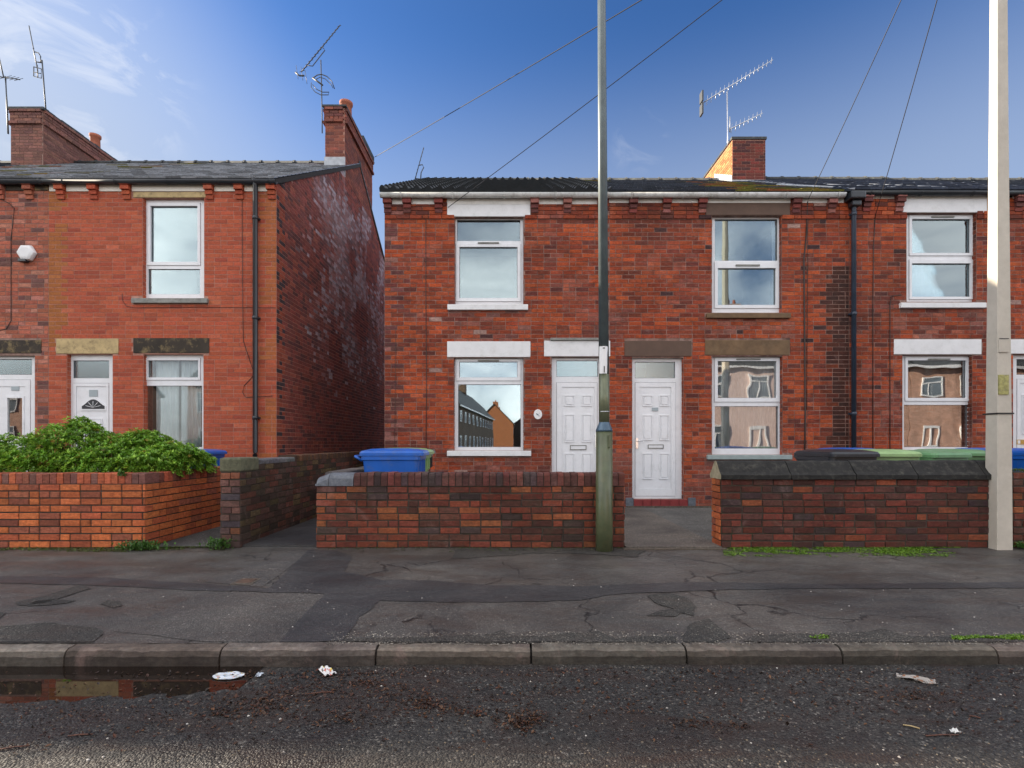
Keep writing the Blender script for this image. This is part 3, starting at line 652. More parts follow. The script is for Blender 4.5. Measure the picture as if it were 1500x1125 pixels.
# road: fine grid near the camera with a shallow basin for the puddle, coarse elsewhere
def road_z(x, y):
    z = rz(max(y, .4))
    d = ((x + 3.1) / 2.05) ** 2 + ((y - 2.86) / .34) ** 2
    if d < 1.6: z -= .024 * max(0, 1 - d / 1.6) ** .7
    z += .0045 * vn(x, y, 0, 5) + .003 * vn(x, y, 4, 14) + .0015 * vn(x, y, 4, 45)
    return z
ROADC = 0
mb = MB(); nx, ny = 520, 110; xa, xb, ya, yb = -5.2, 5.2, 1.2, 3.06
for j in range(ny + 1):
    for i in range(nx + 1):
        x, y = xa + (xb - xa) * i / nx, ya + (yb - ya) * j / ny; mb.v.append((x, y, road_z(x, y)))
for j in range(ny):
    for i in range(nx):
        a = j * (nx + 1) + i; mb.f.append((a, a + 1, a + nx + 2, a + nx + 1)); mb.m.append(0); mb.c.append((.5, .5, .5)); mb.sm.append(True)
for (x0, x1, y0, y1) in ((-60, xa, ya, yb), (xb, 60, ya, yb), (-60, 60, -3.2, ya)):
    za, zb = rz(max(y0, .4)) - (.05 if y0 < 0 else 0), rz(max(y1, .4))
    if y0 < 0:
        mb.face([(x0, .4, rz(.4)), (x1, .4, rz(.4)), (x1, y1, zb), (x0, y1, zb)]); mb.face([(x0, y0, za), (x1, y0, za), (x1, .4, rz(.4)), (x0, .4, rz(.4))])
    else: mb.face([(x0, y0, za), (x1, y0, za), (x1, y1, zb), (x0, y1, zb)])
struct(mb.build('road', M['road'], None))
# side road opposite
mb = MB(); mb.face([(-3.5, -90, -.15), (1.8, -90, -.15), (1.8, -3.2, -.15), (-3.5, -3.2, -.15)]); struct(mb.build('side_road', M['patch_m'], None))
# puddle
wm, n_, l_, b_ = newmat('puddle_water'); b_.inputs['Base Color'].default_value = (.012, .008, .006, 1); b_.inputs['Roughness'].default_value = .015; b_.inputs['IOR'].default_value = 1.45
b_.inputs['Specular IOR Level'].default_value = .9
mb = MB(); mb.face([(-5.1, 2.50, -.1595), (-1.45, 2.50, -.1595), (-1.45, 3.03, -.1595), (-5.1, 3.03, -.1595)]); struct(mb.build('puddle_water', wm, None))
# kerb
mb = MB(); x = -12 + X(330, 3.05) % .91
kx = [X(330, 3.05) + .91 * k for k in range(-12, 13)]
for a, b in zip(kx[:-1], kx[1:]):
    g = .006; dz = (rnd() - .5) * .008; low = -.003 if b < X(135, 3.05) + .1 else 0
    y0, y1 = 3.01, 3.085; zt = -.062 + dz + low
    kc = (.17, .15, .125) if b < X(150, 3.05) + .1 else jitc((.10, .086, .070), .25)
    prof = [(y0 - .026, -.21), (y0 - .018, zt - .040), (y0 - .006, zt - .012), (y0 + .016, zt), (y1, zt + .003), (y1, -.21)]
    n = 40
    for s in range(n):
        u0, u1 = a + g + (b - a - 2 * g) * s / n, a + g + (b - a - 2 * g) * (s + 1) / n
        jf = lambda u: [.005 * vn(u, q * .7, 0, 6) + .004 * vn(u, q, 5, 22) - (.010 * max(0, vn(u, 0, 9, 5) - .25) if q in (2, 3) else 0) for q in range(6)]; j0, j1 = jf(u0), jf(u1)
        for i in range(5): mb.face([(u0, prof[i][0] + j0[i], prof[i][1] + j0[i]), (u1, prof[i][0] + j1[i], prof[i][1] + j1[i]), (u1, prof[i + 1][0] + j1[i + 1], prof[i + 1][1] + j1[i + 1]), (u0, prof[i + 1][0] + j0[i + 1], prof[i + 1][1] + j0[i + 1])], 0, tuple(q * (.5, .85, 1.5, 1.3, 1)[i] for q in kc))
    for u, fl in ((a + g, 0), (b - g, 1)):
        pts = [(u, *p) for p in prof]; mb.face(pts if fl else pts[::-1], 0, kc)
mb.box(-12, 12, 3.03, 3.08, -.25, -.09, 1)
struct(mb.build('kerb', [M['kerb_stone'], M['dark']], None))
# pavement and yards
mb = MB(); mb.face([(-60, 3.08, pz(3.08)), (60, 3.08, pz(3.08)), (60, 5.62, pz(5.62)), (-60, 5.62, pz(5.62))]); struct(mb.build('pavement', M['pave'], None))
mb = MB(); mb.face([(-60, 5.62, .0), (60, 5.62, .0), (60, 9.3, .02), (-60, 9.3, .02)]); mb.face([(-60, 9.3, .02), (60, 9.3, .02), (60, 40, .05), (-60, 40, .05)]); struct(mb.build('yard_ground', M['yard'], None))
def sheet(name, pts, m, lift=.004, jag=.02, step=.08, base=None, ground=G):
    P = [ground(*p) for p in pts]; out = []
    for a, b in zip(P, P[1:] + P[:1]):
        n = max(1, int((b - a).length / step))
        for i in range(n):
            q = a.lerp(b, i / n); q.x += jag * vn(q.x, q.y, 0, 7) * 2; q.y += jag * vn(q.x, q.y, 8, 7) * 2; out.append(q)
    for q in out:
        q.y = min(max(q.y, 3.09 if ground is G else .5), 5.6) ; q.z = (pz(q.y) if ground is G else rz(q.y)) + lift
    import bmesh
    bm = bmesh.new(); f = bm.faces.new([bm.verts.new(q) for q in out]); bmesh.ops.triangulate(bm, faces=[f]); bm.normal_update()
    for ff in bm.faces:
        if ff.normal.z < 0: ff.normal_flip()
    me = bpy.data.meshes.new(name); bm.to_mesh(me); bm.free(); me.materials.append(M[m]); o = bpy.data.objects.new(name, me); C.objects.link(o); return struct(o)
sheet('asphalt_patch', [(452, 806), (492, 806), (515, 815), (505, 838), (560, 850), (640, 851), (720, 858), (860, 859), (1010, 853), (1200, 856), (1500, 853), (1700, 854), (1700, 863), (1500, 862), (1150, 863), (1010, 866), (900, 871), (850, 880), (780, 882), (660, 883), (557, 880), (528, 905), (500, 940), (410, 941), (440, 905), (478, 870), (400, 868), (300, 866), (150, 858), (-200, 850), (-200, 842), (150, 846), (300, 856), (395, 862)], 'patch', jag=.012)
sheet('asphalt_patch', [(300, 941), (410, 941), (445, 905), (478, 871), (390, 869), (300, 868), (270, 880), (215, 905), (170, 925)], 'patch_m', .003, .008)
sheet('asphalt_patch', [(415, 812), (450, 807), (440, 820), (385, 860), (300, 853), (350, 835)], 'patch_m', .003, .006)
sheet('asphalt_patch', [(528, 940), (560, 908), (580, 900), (600, 925), (640, 938), (620, 944)], 'patch_m', .003, .02)
sheet('worn_asphalt', [(-150, 922), (0, 918), (60, 914), (140, 920), (160, 930), (130, 942), (-150, 945)], 'worn', .005, .03)
sheet('worn_asphalt', [(952, 873), (975, 868), (1010, 876), (1020, 890), (1015, 902), (1000, 898), (985, 904), (945, 902), (985, 892), (955, 882)], 'worn', .005, .02)
sheet('worn_asphalt', [(1000, 930), (1015, 912), (1035, 908), (1055, 920), (1068, 935), (1050, 944), (1000, 943)], 'worn', .005, .02)
sheet('worn_asphalt', [(20, 884), (60, 874), (118, 858), (135, 862), (90, 876), (62, 886), (30, 888)], 'worn', .005, .02)
sheet('worn_asphalt', [(38, 889), (52, 882), (78, 879), (112, 880), (95, 885), (70, 888)], 'worn', .005, .02)
sheet('worn_asphalt', [(148, 886), (160, 880), (180, 881), (182, 888), (165, 891)], 'worn', .005, .02)
sheet('worn_asphalt', [(-60, 900), (-10, 896), (12, 898), (2, 906), (-60, 908)], 'worn', .005, .02)
sheet('worn_asphalt', [(500, 938), (560, 935), (700, 932), (730, 925), (760, 934), (830, 932), (870, 926), (900, 935), (990, 934), (990, 942), (760, 941), (500, 944)], 'worn', .005, .03)
sheet('worn_asphalt', [(1100, 934), (1180, 927), (1260, 930), (1290, 922), (1340, 934), (1400, 932), (1500, 936), (1650, 938), (1650, 943), (1100, 943)], 'worn', .005, .03)
sheet('asphalt_patch', [(670, 805), (740, 799), (930, 799), (950, 806), (930, 815), (860, 812), (790, 810), (720, 816), (660, 820)], 'worn', .004, .04)
# path to the door between the two garden walls
mb = MB(); mb.box(1.24, 2.28, 5.56, YF - .01, -.1, .022, 0); mb.box(1.20, 2.32, 5.50, 5.559, -.1, .012, 1); mb.box(X(917), X(1045), YF - .06, YF - .003, -.1, .045, 1)
struct(mb.build('path', [M['path'], M['kerb']], None))
mb = MB(); mb.box(-2.965, -2.145, 5.64, 18, -.1, .026, 0); struct(mb.build('passage_path', M['patch'], None))

# ================================================================== HOUSES
ZE_R, ZR_R = Z(281, 8.95), Z(265, 13.94)
ZE_L, ZR_L = Z(262, 8.95), Z(240, 13.94)
XA, XB, XG, XC, XD, XE = -12.2, -8.18, -4.16, -2.25, 1.72, 5.95
band = lambda u, z: (.022 if Z(322) + .15 < z < Z(322) + .15 + .09 else 0) + (.012 if z > Z(313) + .15 else 0)
def back_and_sides(h, x0, x1, ze, zr, left=False, right=False):
    mb = MB(); y1 = YF + 9.8
    mb.box(x0, x1, y1 - .25, y1, -.15, ze - .1)
    def gab(xa, xb):
        P = [(YF + .25, -.15), (y1 - .25, -.15), (y1 - .25, ze - .1), (YF + 4.9, zr - .1), (YF + .25, ze + .1)]
        for x, fl in ((xa, 1), (xb, 0)):
            pts = [(x, *p) for p in P]; mb.face(pts if not fl else pts[::-1], 0)
        for i in (2, 3, 4):
            p, q = P[i], P[(i + 1) % 5]; mb.face([(xa, *p), (xb, *p), (xb, *q), (xa, *q)], 0)
    if left: gab(x0, x0 + .25)
    if right: gab(x1 - .25, x1)
    return mb.build('rear_wall', M['shader_brick'], h)

# ---- house Z (beyond the left edge, only its roof end shows) and house A
hz = root('terraced_house', 'terraced house beyond the big left chimney, only its roof end showing', 'house', (-14.2, YF, 0), group='brick terraced houses')
front(hz, -16.2, XA, ZE_L - .05, [], [], pal_t(T_A), 'mortar_a'); back_and_sides(hz, -16.2, XA, ZE_L, ZR_L, left=True)
roof(hz, -16.2, XA, ZE_L, ZR_L); gutter(hz, -16.2, XA, ZE_L - .05, .055, 'gutter_b')
ha = root('terraced_house', 'dull pinkish brick house with a white alarm box, cut by the left edge', 'house', (-10.2, YF, 0), group='brick terraced houses')
A_DOOR = (-28, 51, 521, 742)
AW1, AW2 = (-180, -90, 292, 438), (-180, -90, 521, 672)
front(ha, XA, XB, ZE_L - .05, [A_DOOR, AW1, AW2], [(-45, 60, 498, 517), (-195, -75, 498, 517), (-195, -75, 280, 289)], pal_t(T_A, .16), 'mortar_a', brickm='brick')
back_and_sides(ha, XA, XB, ZE_L, ZR_L)
lt = lambda: (lambda k: (.26 * k, .28 * k, .31 * k))(.5 + rnd() * .9)  # paler slates: wet sheen put into the tint
roof(ha, XA, XB, ZE_L, ZR_L, tint=lt, moss=lambda x, s: vn(x, s * 5, 0, 1.1) > .15 and rnd() < .5)
door(ha, A_DOOR, (-22, 47, 526, 549), (-22, 45, 556, 738), (-15, 38, 566, 728), [(-12, 34, 660, 715)], sticker=(17, 28, 566, 572), light=(11, 33, 583, 640), lintel=(-45, 60, 498, 517), lintelm='stone_k', handle=(-20, -16, 640, 665))
window(ha, AW1, [((-170, -100, 302, 384), None), ((-170, -100, 394, 430), None)], lintel=(-195, -75, 280, 289), lintelm='stone_y', sill=(-195, -75, 438, 445), sillm='stone_g')
window(ha, AW2, [((-170, -100, 530, 555), None), ((-170, -100, 565, 664), None)], lintel=(-195, -75, 498, 517), lintelm='stone_k', sill=(-195, -75, 672, 679), sillm='stone_g')
corbels(ha, [-200, -160, -100, -60, 2, 45], 268, T_A, 'mortar_a'); boards(ha, [(-190, -166), (-94, -66)], 271, 279, 'stone_k'); boards(ha, [(8, 39), (51, 70)], 271, 279, 'stone_k')
gutter(ha, XA, XB, ZE_L - .05, .055, 'gutter_b')
room(ha, RC(AW1)); room(ha, RC(AW2)); room(ha, RC(A_DOOR), 3)
ab = MB(); ab.lathe(0, 0, [(.16, 0), (.165, .03), (.15, .07), (.10, .085)], 6)
me_fix = [(X(38, 8.98) + v[0], YF - .012 - v[2], Z(370, 8.98) + v[1] * .92) for v in ab.v]; ab.v = me_fix
al = ab.build('alarm_box', M['paint'], ha, bevel=.006); sb = MB(); sb.box(X(38) - .07, X(38) + .07, YF - .085, YF - .012, Z(370) - .185, Z(370) - .13); sb.build('strobe', M['gutter_b'], al, bevel=.01)
cable(ha, [(2, 292), (14, 298), (22, 306), (20, 322), (17, 350), (17, 470), (10, 482), (0, 484), (-30, 484)])
chimney(ha, X(16, 12.94), X(63, 12.94), 12.94, 15.3, 8.0, Z(160, 12.94), [(.5, (.24, .11, .085)), (.5, (.18, .085, .07))], pots=[(-12.25, 15.05, .13, .62)], mort='mortar_a', flash=.12)

# ---- house B: bright red brick end house
hb = root('terraced_house', 'bright orange-red brick end house with stained lintels, left of the passage', 'house', (-6.17, YF, 0), group='brick terraced houses')
B_UP, B_DN, B_DR = (209, 299, 290, 437), (210, 298, 519, 670), (98, 165, 519, 742)
front(hb, XB, XG, ZE_L - .05, [B_UP, B_DN, B_DR], [(195, 308, 281, 289), (193, 304, 437, 444), (195, 306, 495, 517), (82, 173, 496, 518)], pal_b(XB), 'mortar_b', head=.04, g=.004, brickm='brick_b')
window(hb, B_UP, [((221, 290, 302, 384), (216, 294, 297, 389)), ((217, 293, 394, 431), None)], lintel=(195, 308, 281, 289), lintelm='stone_y', sill=(193, 304, 437, 444), sillm='stone_g', glass='glass_hi')
window(hb, B_DN, [((217, 291, 528, 553), (214, 294, 524, 557)), ((214, 296, 565, 655), None)], glass='glass_low', lintel=(195, 306, 495, 517), lintelm='stone_k', sill=(193, 306, 670, 677), sillm='stone_g')
door(hb, B_DR, (107, 160, 528, 554), (107, 160, 561, 738), (112, 156, 566, 730), [(118, 150, 613, 650), (118, 133, 660, 715), (137, 152, 660, 715)], lintel=(82, 173, 496, 518), lintelm='stone_y', sticker=(131, 143, 571, 581), letter=(122, 147, 652, 658), handle=(108, 111, 640, 662))
# half-moon light of the door
lb = MB(); yy = DW - .012
def arch(px0, px1, pyb, pyt, y, grow=0):
    a = RC((px0, px1, pyt, pyb), DW); cx = (a[0] + a[1]) / 2; w = (a[1] - a[0]) / 2 + grow; pts = [(cx - w, y, a[2] - grow), (cx + w, y, a[2] - grow), (cx + w, y, a[2] + .05)]
    for i in range(1, 12):
        t = i / 12; pts.append((cx + w * (1 - 2 * t), y, a[2] + .05 + (a[3] - a[2] - .05 + grow) * math.sin(math.pi * t) ** 1.4))
    pts.append((cx - w, y, a[2] + .05)); return pts
for y0, gr, m_ in ((yy, .03, 0), (yy - .005, 0, 1)):
    p = arch(121, 154, 599, 585, y0, gr); q = [(a, yy + .016, c) for a, _, c in p]
    lb.face(p, m_)
    for i in range(len(p)): lb.face([p[i], q[i], q[(i + 1) % len(p)], p[(i + 1) % len(p)]], m_)
cxl = X(137.5, DW); zl = Z(597, DW)
for i in range(5):
    an = math.pi * (i + .5) / 5; lb.tube([(cxl, yy - .007, zl), (cxl + .14 * math.cos(an), yy - .007, zl + .11 * math.sin(an))], .004, 5, 0)
lb.build('half_moon_light', [M['pvc'], M['gutter_b']], hb)
corbels(hb, [91, 139, 187, 308, 352, 399], 268, T_B, 'mortar_b')
boards(hb, [(72, 86), (97, 133), (145, 181), (193, 302), (314, 346), (358, 393)], 271, 280, 'cream')
gutter(hb, XB, XG + .04, ZE_L - .05, .055, 'gutter_b')
downpipe(hb, X(377), Z(662), Z(275), .042, 'gutter_b')
cable(hb, [(180, 430), (180, 440), (186, 449), (200, 451), (290, 450), (404, 451)], .004)
cable(hb, [(355, 285), (356, 450), (357, 500), (372, 545), (372, 550), (358, 565), (356, 575), (360, 582), (400, 580)], .005)
# gable wall to the passage
mb = MB(); y1 = YF + 9.8
def gable_h(u): d = u; return .15 + (ZE_L - .02 + (ZR_L - ZE_L) * min(d + .09, 9.8 - d + .1) / 5.0)
CY0, CY1, CZT = 12.71, 15.2, Z(156, 12.71)
P = [(YF + .25, -.15), (y1, -.15), (y1, ZE_L - .05), (YF + 4.9, ZR_L - .02), (YF + .25, ZE_L + .1), ]
for x, fl in ((XG - .25, 1), (XG, 0)):
    pts = [(x, *p) for p in P]; mb.face(pts if not fl else pts[::-1], 0)
mb.face([(XG - .25, *P[3]), (XG, *P[3]), (XG, *P[4]), (XG - .25, *P[4])], 0)
T_SIDE = [(.4, (.26, .070, .054)), (.3, (.20, .060, .050)), (.2, (.13, .050, .048)), (.1, (.32, .09, .06))]
def pal_side(u, z, r):
    c = jitc(pick(T_SIDE, r), .2)
    wn_ = vn(0, u, z, .7) + .45 * noise.noise(Vector((7, u * 5, z * 1.1)))
    hgt = min(1, max(0, (z - 2.2) / 3)) * min(1, max(0, (u - .8) / 2.2))
    k = max(0, min(1, (wn_ + .22) * 2.2)) * hgt 
    k = (.2 + .6 * rnd()) if rnd() < k * .7 else k * .3
    if u < .3: c = jitc(pick([(.4, (.05, .035, .04)), (.6, (.3, .07, .04))], rnd()))
    return tuple(a * (1 - .8 * k) + b * .8 * k for a, b in zip(c, (.58, .60, .68)))
bricks(mb, (XG, YF, -.15), VY, VZ, VX, 9.8, ZR_L + .2, pal_side, hmax=gable_h, proud=.005, g=.005, head=.2, hdr=4)
bricks(mb, (XG, CY0, -.15 + .075 * 106), VY, VZ, VX, CY1 - CY0, .1, pal_side)
mb.build('gable_wall', [M['mortar_b'], M['brick']], hb)
back_and_sides(hb, XB, XG - .25, ZE_L, ZR_L)
roof(hb, XB, XG + .03, ZE_L, ZR_L, tint=lt)
# gable chimney, flush with the gable wall
chimney(hb, XG - .475, XG + .005, CY0, CY1, 7.75, CZT, [(.5, (.22, .075, .055)), (.3, (.16, .06, .05)), (.2, (.28, .09, .06))], pots=[(XG - .20, CY0 + .75, .15, .60)], mort='mortar_b', flash=.50)
mb = MB(); mb.box(XG - .5, XG + .06, CY0 + 1.45, CY1 + .05, CZT + .045, CZT + .16, 0); mb.build('chimney_slab', M['ridge'], hb, bevel=.01)
room(hb, RC(B_UP)); room(hb, RC(B_DN)); room(hb, RC(B_DR), 3)
curtain('pale blind filling the upstairs window of the bright red house', (222, 289, 298, 436), 'blind', folds=1, amp=0, name='window_blind', cat='blind', y=YF + .28)
curtain('pale vertical blind drawn on the left half of the ground floor window above the shrubs', (228, 262, 520, 668), 'net', folds=5, amp=.02, name='vertical_blind', cat='blind')
curtain('pale vertical blind hanging on the right side of the ground floor window above the shrubs', (266, 296, 520, 668), 'net', folds=5, amp=.02, name='vertical_blind', cat='blind')

# ---- house C: left end of the right terrace
hc = root('terraced_house', 'end house with ribbed tiled roof and oval plaque, right of the passage', 'house', ((XC + XD) / 2, YF, 0), group='brick terraced houses')
C_UP, C_DN, C_DR = (666, 767, 318, 446), (665, 767, 524, 660), (808, 881, 523, 742)
WB = (655, 777, 290, 316)
front(hc, XC, XD, ZE_R - .05, [C_UP, C_DN, C_DR], [WB, (656, 773, 446, 454), (655, 776, 500, 523), (655, 778, 660, 668), (797, 894, 499, 522)], pal_old(XC, XC), 'mortar_r', proudf=band)
window(hc, C_UP, [((669.5, 762, 322, 353), None), ((673, 758, 362, 437), (668, 763, 357, 442))], vent=(700, 731, 355.5, 357.5), lintel=(655, 777, 299, 317), sill=(655.5, 773.5, 446, 454), glass='glass_hi')
window(hc, C_DN, [((673, 758, 530, 553), (668, 763, 526, 558)), ((671, 763, 563, 655), None)], vent=(700, 731, 527.5, 529.5), lintel=(655, 777, 500, 523), sill=(655, 778, 660.5, 668), glass='glass_mirror')
door(hc, C_DR, (815, 876, 528, 552), (815, 875, 560, 738), (823, 870.5, 567, 728), [(826.7, 841.7, 579, 595), (852, 867, 579, 595), (826.7, 841.7, 607, 648), (852, 867, 607, 648), (826.7, 841.7, 664, 702), (852, 867, 664, 702)], letter=(835, 859, 652, 659), lintel=(797, 894, 499, 522), handle=(871.5, 874.5, 636, 656))
corbels(hc, [568.5, 597, 643, 783, 831, 881], 288, T_PURP + [(.3, (.25, .055, .035))], 'mortar_r')
boards(hc, [(573, 592), (603, 637), (655, 777), (788, 826), (836, 875)], 291, 299, 'board')
gutter(hc, XC - .05, XD, ZE_R - .06, .058, 'gutter_w')
roof(hc, XC, XD, ZE_R, ZR_R, 'tile', over_l=.05)
back_and_sides(hc, XC, XD, ZE_R, ZR_R, left=True)
room(hc, RC(C_UP)); room(hc, RC(C_DN)); room(hc, RC(C_DR), 3)
cable(hc, [(624, 318), (624, 430), (625, 560), (624, 690)], .006); cable(hc, [(580, 480), (578, 700)], .003)
pb = MB(); pb.lathe(0, 0, [(.072, 0), (.075, .008), (.066, .014), (.060, .010)], 28)
pb.v = [(X(788, 9.02) + v[0], YF - .008 - v[2], Z(607, 9.02) + v[1] * 1.18) for v in pb.v]; pl = pb.build('house_plaque', M['sign_w'], hc)
pb = MB(); cx, cz, yp = X(788, 9.02), Z(607, 9.02), YF - .021
for (dx, dz, a, w, hh) in ((-.018, .008, 35, .045, .016), (.012, -.012, 35, .04, .016), (.022, .02, -50, .03, .010), (.02, -.035, -60, .022, .008), (-.01, -.004, 35, .03, .03)):
    ca, sa = math.cos(-R_(a)), math.sin(-R_(a)); pts = [(-w / 2, 0), (0, -hh / 2), (w / 2, 0), (0, hh / 2)]
    pb.face([(cx + dx + p * ca - q * sa, yp, cz + dz + p * sa + q * ca) for p, q in pts])
pb.build('plaque_emblem', plain('plaque_grey', (.16, .2, .24), .5), pl)
mb = MB(); mb.box(X(806), X(886), YF - .05, YF - .006, Z(499), Z(495.5)); mb.build('drip_slate', M['stone_g'], hc, bevel=.004)
# ---- house D
hd = root('terraced_house', 'terraced house with brown lintels and a red doorstep under its white door', 'house', ((XD + XE) / 2, YF, 0), group='brick terraced houses')
D_UP, D_DN, D_DR = (1043, 1145, 316, 458), (1043, 1146, 522, 666), (926, 1001, 524, 731)
front(hd, XD, XE, ZE_R - .05, [D_UP, D_DN, D_DR], [(1034, 1157, 290, 315), (1035, 1158, 459, 466), (1033, 1157, 498, 520), (1036, 1160, 666, 673), (915, 1013, 499, 522), (917, 1018, 731, 743)], pal_old(XD), 'mortar_r', proudf=band)
window(hd, D_UP, [((1047, 1139, 321, 382), None), ((1051, 1136, 393, 447), (1046, 1141, 384, 452))], vent=(1077, 1112, 388, 390.5), lintel=(1034, 1157, 296, 315), lintelm='stone_br', sill=(1035, 1158, 459, 466), sillm='stone_ol', glass='glass_hi')
window(hd, D_DN, [((1051, 1137, 529, 583), (1046, 1142, 524, 589)), ((1047, 1140, 595, 657), None)], vent=(1078, 1113, 525.5, 527.5), lintel=(1033, 1157, 498, 520), lintelm='stone_ol', sill=(1036, 1160, 666.5, 673), sillm='stone_gg')
door(hd, D_DR, (930, 989, 530, 554), (930, 990, 560, 727), (936.5, 983, 567, 717), [(941, 956, 579, 595), (966, 980, 579, 595), (941, 956, 608, 645), (966, 980, 608, 645), (941, 956, 664, 702), (966, 980, 664, 702)], letter=(949, 972, 651, 657), handle=(931, 934.5, 642, 657), lintel=(915, 1013, 499, 522), lintelm='stone_br', sticker=(955, 964, 597, 602))
v = RC((928, 1007, 731.5, 742), YF); mb = MB()
for i in range(6): mb.box(v[0] + (v[1] - v[0]) * i / 6 + .003, v[0] + (v[1] - v[0]) * (i + 1) / 6 - .003, YF - .03, YF + .1, v[2], v[3] , 0)
mb.box(v[0] - .14, v[0] - .004, YF - .025, YF + .02, v[2], v[3] + .03, 1); mb.box(v[1] + .004, v[1] + .14, YF - .025, YF + .02, v[2], v[3] + .03, 1)
mb.build('doorstep', [M['red_tile'], M['blue_brick']], hd, bevel=.006)
corbels(hd, [927, 976, 1028, 1165, 1217], 288, T_PURP + [(.3, (.25, .055, .035))], 'mortar_r')
boards(hd, [(892, 922), (932, 971), (982, 1023), (1036, 1158), (1171, 1212), (1222, 1236)], 291, 297)
gutter(hd, XD, X(1232), ZE_R - .06, .058, 'gutter_w')
roof(hd, XD, XE, ZE_R, ZR_R, moss=lambda x, s: (3.9 < x < 5.7 and s < .75 and vn(x, s * 4, 2, 1.6) > -.2) or (x < 2.4 and s > .8))
back_and_sides(hd, XD, XE, ZE_R, ZR_R)
downpipe(hd, X(1247), Z(656), Z(300), .038, 'pipe_b', hopper=True, shoe=False)
chimney(hd, X(1073, 12.94), X(1121, 12.94), 12.94, 15.05, 7.60, Z(203, 12.94), [(.45, (.20, .045, .035)), (.3, (.14, .038, .03)), (.25, (.08, .03, .03))], corb=False, flash=.20, mort='mortar_b', sunlit_left_tab=[(.6, (.50, .24, .10)), (.4, (.42, .17, .07))])  # tan bricks on the left face: sunlight put into their colour
mb = MB(); xl_ = X(1073, 12.94) - .012
for k in range(7):                     # stepped side flashing
    ya = 12.94 + k * .16; zb_ = ZE_R + .554 * (ya - YF + .09)
    mb.box(xl_ - .004, xl_, ya, ya + .17, zb_ - .1, zb_ + .17); mb.face([(xl_ - .002, ya, zb_ + .17), (xl_ - .002, ya + .17, zb_ + .17), (xl_ - .002, ya + .17, zb_ + .28)])
mb.build('side_flashing', M['lead'], hd)
room(hd, RC(D_UP)); room(hd, RC(D_DN)); room(hd, RC(D_DR), 3)
cable(hd, [(1182, 296), (1181, 340), (1177, 380), (1178, 480), (1179, 620), (1178, 668)], .014); cable(hd, [(1190, 296), (1183, 330), (1181, 600)], .004)
mb = MB()
for k in range(3):                      # stepped strips of lead on the slates
    xx = 5.95 + k * .95; mb.tube([(xx - .5, YF + 1.5, ZE_R + .554 * 1.59 + .05), (xx + .1, YF + .3, ZE_R + .554 * .39 + .05)], .018, 5)
mb.build('roof_batten', M['lead'], hd)
curtain('pale net hanging at the right side of the upstairs window in the middle house', (1131, 1144, 300, 470), 'net', folds=2, amp=.015)
curtain('greyish pleated curtains across the ground floor window beside the brown lintel door', (1068, 1146, 515, 672), 'curtain', folds=14, amp=.02)
curtain('pale curtain gathered at the left of the window beside the brown linteled door', (1056, 1067, 515, 672), 'net', folds=2, amp=.02)
# ---- house E
he = root('terraced_house', 'white linteled terraced house behind the concrete pole, right of the black downpipe', 'house', (8.05, YF, 0), group='brick terraced houses')
XF = 10.15
E_UP, E_DN, E_DR = (1328, 1430, 312, 442), (1322, 1424, 520, 659), (1484, 1562, 519, 742)
front(he, XE, XF, ZE_R - .05, [E_UP, E_DN, E_DR], [(1322, 1446, 286, 311), (1319, 1444, 443, 451), (1310, 1438, 497, 519), (1319, 1430, 659, 667), (1476, 1575, 497, 518)], pal_old(XE), 'mortar_r', proudf=band)
window(he, E_UP, [((1335, 1421, 321, 371), (1331, 1426, 315, 375)), ((1335, 1421, 386, 435), (1331, 1426, 380, 439))], vent=(1363, 1396, 317.5, 319.5), lintel=(1322, 1446, 291, 311), sill=(1319, 1444, 443.5, 451), glass='glass_hi')
window(he, E_DN, [((1329, 1415, 528, 583), (1325, 1420, 523, 588)), ((1324, 1418, 593, 655), None)], vent=(1358, 1390, 525.5, 527.5), lintel=(1310, 1438, 497, 519), sill=(1319, 1430, 659.5, 667), glass='glass')
door(he, E_DR, (1489, 1552, 526, 549), (1489, 1554, 555, 738), (1494, 1548, 561, 730), [(1497, 1520, 578, 636), (1524, 1545, 578, 636), (1497, 1520, 664, 715), (1524, 1545, 664, 715)], letter=(1489, 1516, 644, 651), lbm='brass', lintel=(1476, 1575, 497, 518), glass='glass')
corbels(he, [1268, 1316, 1490, 1540], 286, T_PURP + [(.3, (.25, .055, .035))], 'mortar_r')
boards(he, [(1274, 1310), (1324, 1446), (1484, 1486), (1496, 1534)], 285, 291)
gutter(he, X(1238), XF, ZE_R - .02, .052, 'gutter_b')
roof(he, XE, XF, ZE_R + .03, ZR_R + .03, tint=lambda: (lambda k: (.06 * k, .075 * k, .11 * k))(.6 + rnd() * .8)); back_and_sides(he, XE, XF, ZE_R, ZR_R)
room(he, RC(E_UP)); room(he, RC(E_DN)); room(he, RC(E_DR), 3)
cable(he, [(1281, 322), (1279, 360), (1278, 450), (1278, 660)], .007); cable(he, [(1320, 432), (1305, 434), (1303, 445), (1303, 660)], .007)
curtain('white net curtains over the lower half of the upstairs window by the concrete pole', (1330, 1426, 380, 440), 'net', folds=7, amp=.02)
curtain('white net drape in the upper pane of the window by the concrete pole', (1412, 1428, 315, 378), 'net', folds=2, amp=.015)
# ---- house F, its roof end shows at the right edge
hf = root('terraced_house', 'slate roofed terrace house at the far right edge, beyond the white door', 'house', (12.2, YF, 0), group='brick terraced houses')
front(hf, XF, 14.3, ZE_R - .05, [], [], pal_t(T_OLD), 'mortar_r'); back_and_sides(hf, XF, 14.3, ZE_R, ZR_R, right=True); roof(hf, XF, 14.3, ZE_R, ZR_R); gutter(hf, XF, 14.3, ZE_R - .02, .052, 'gutter_b')

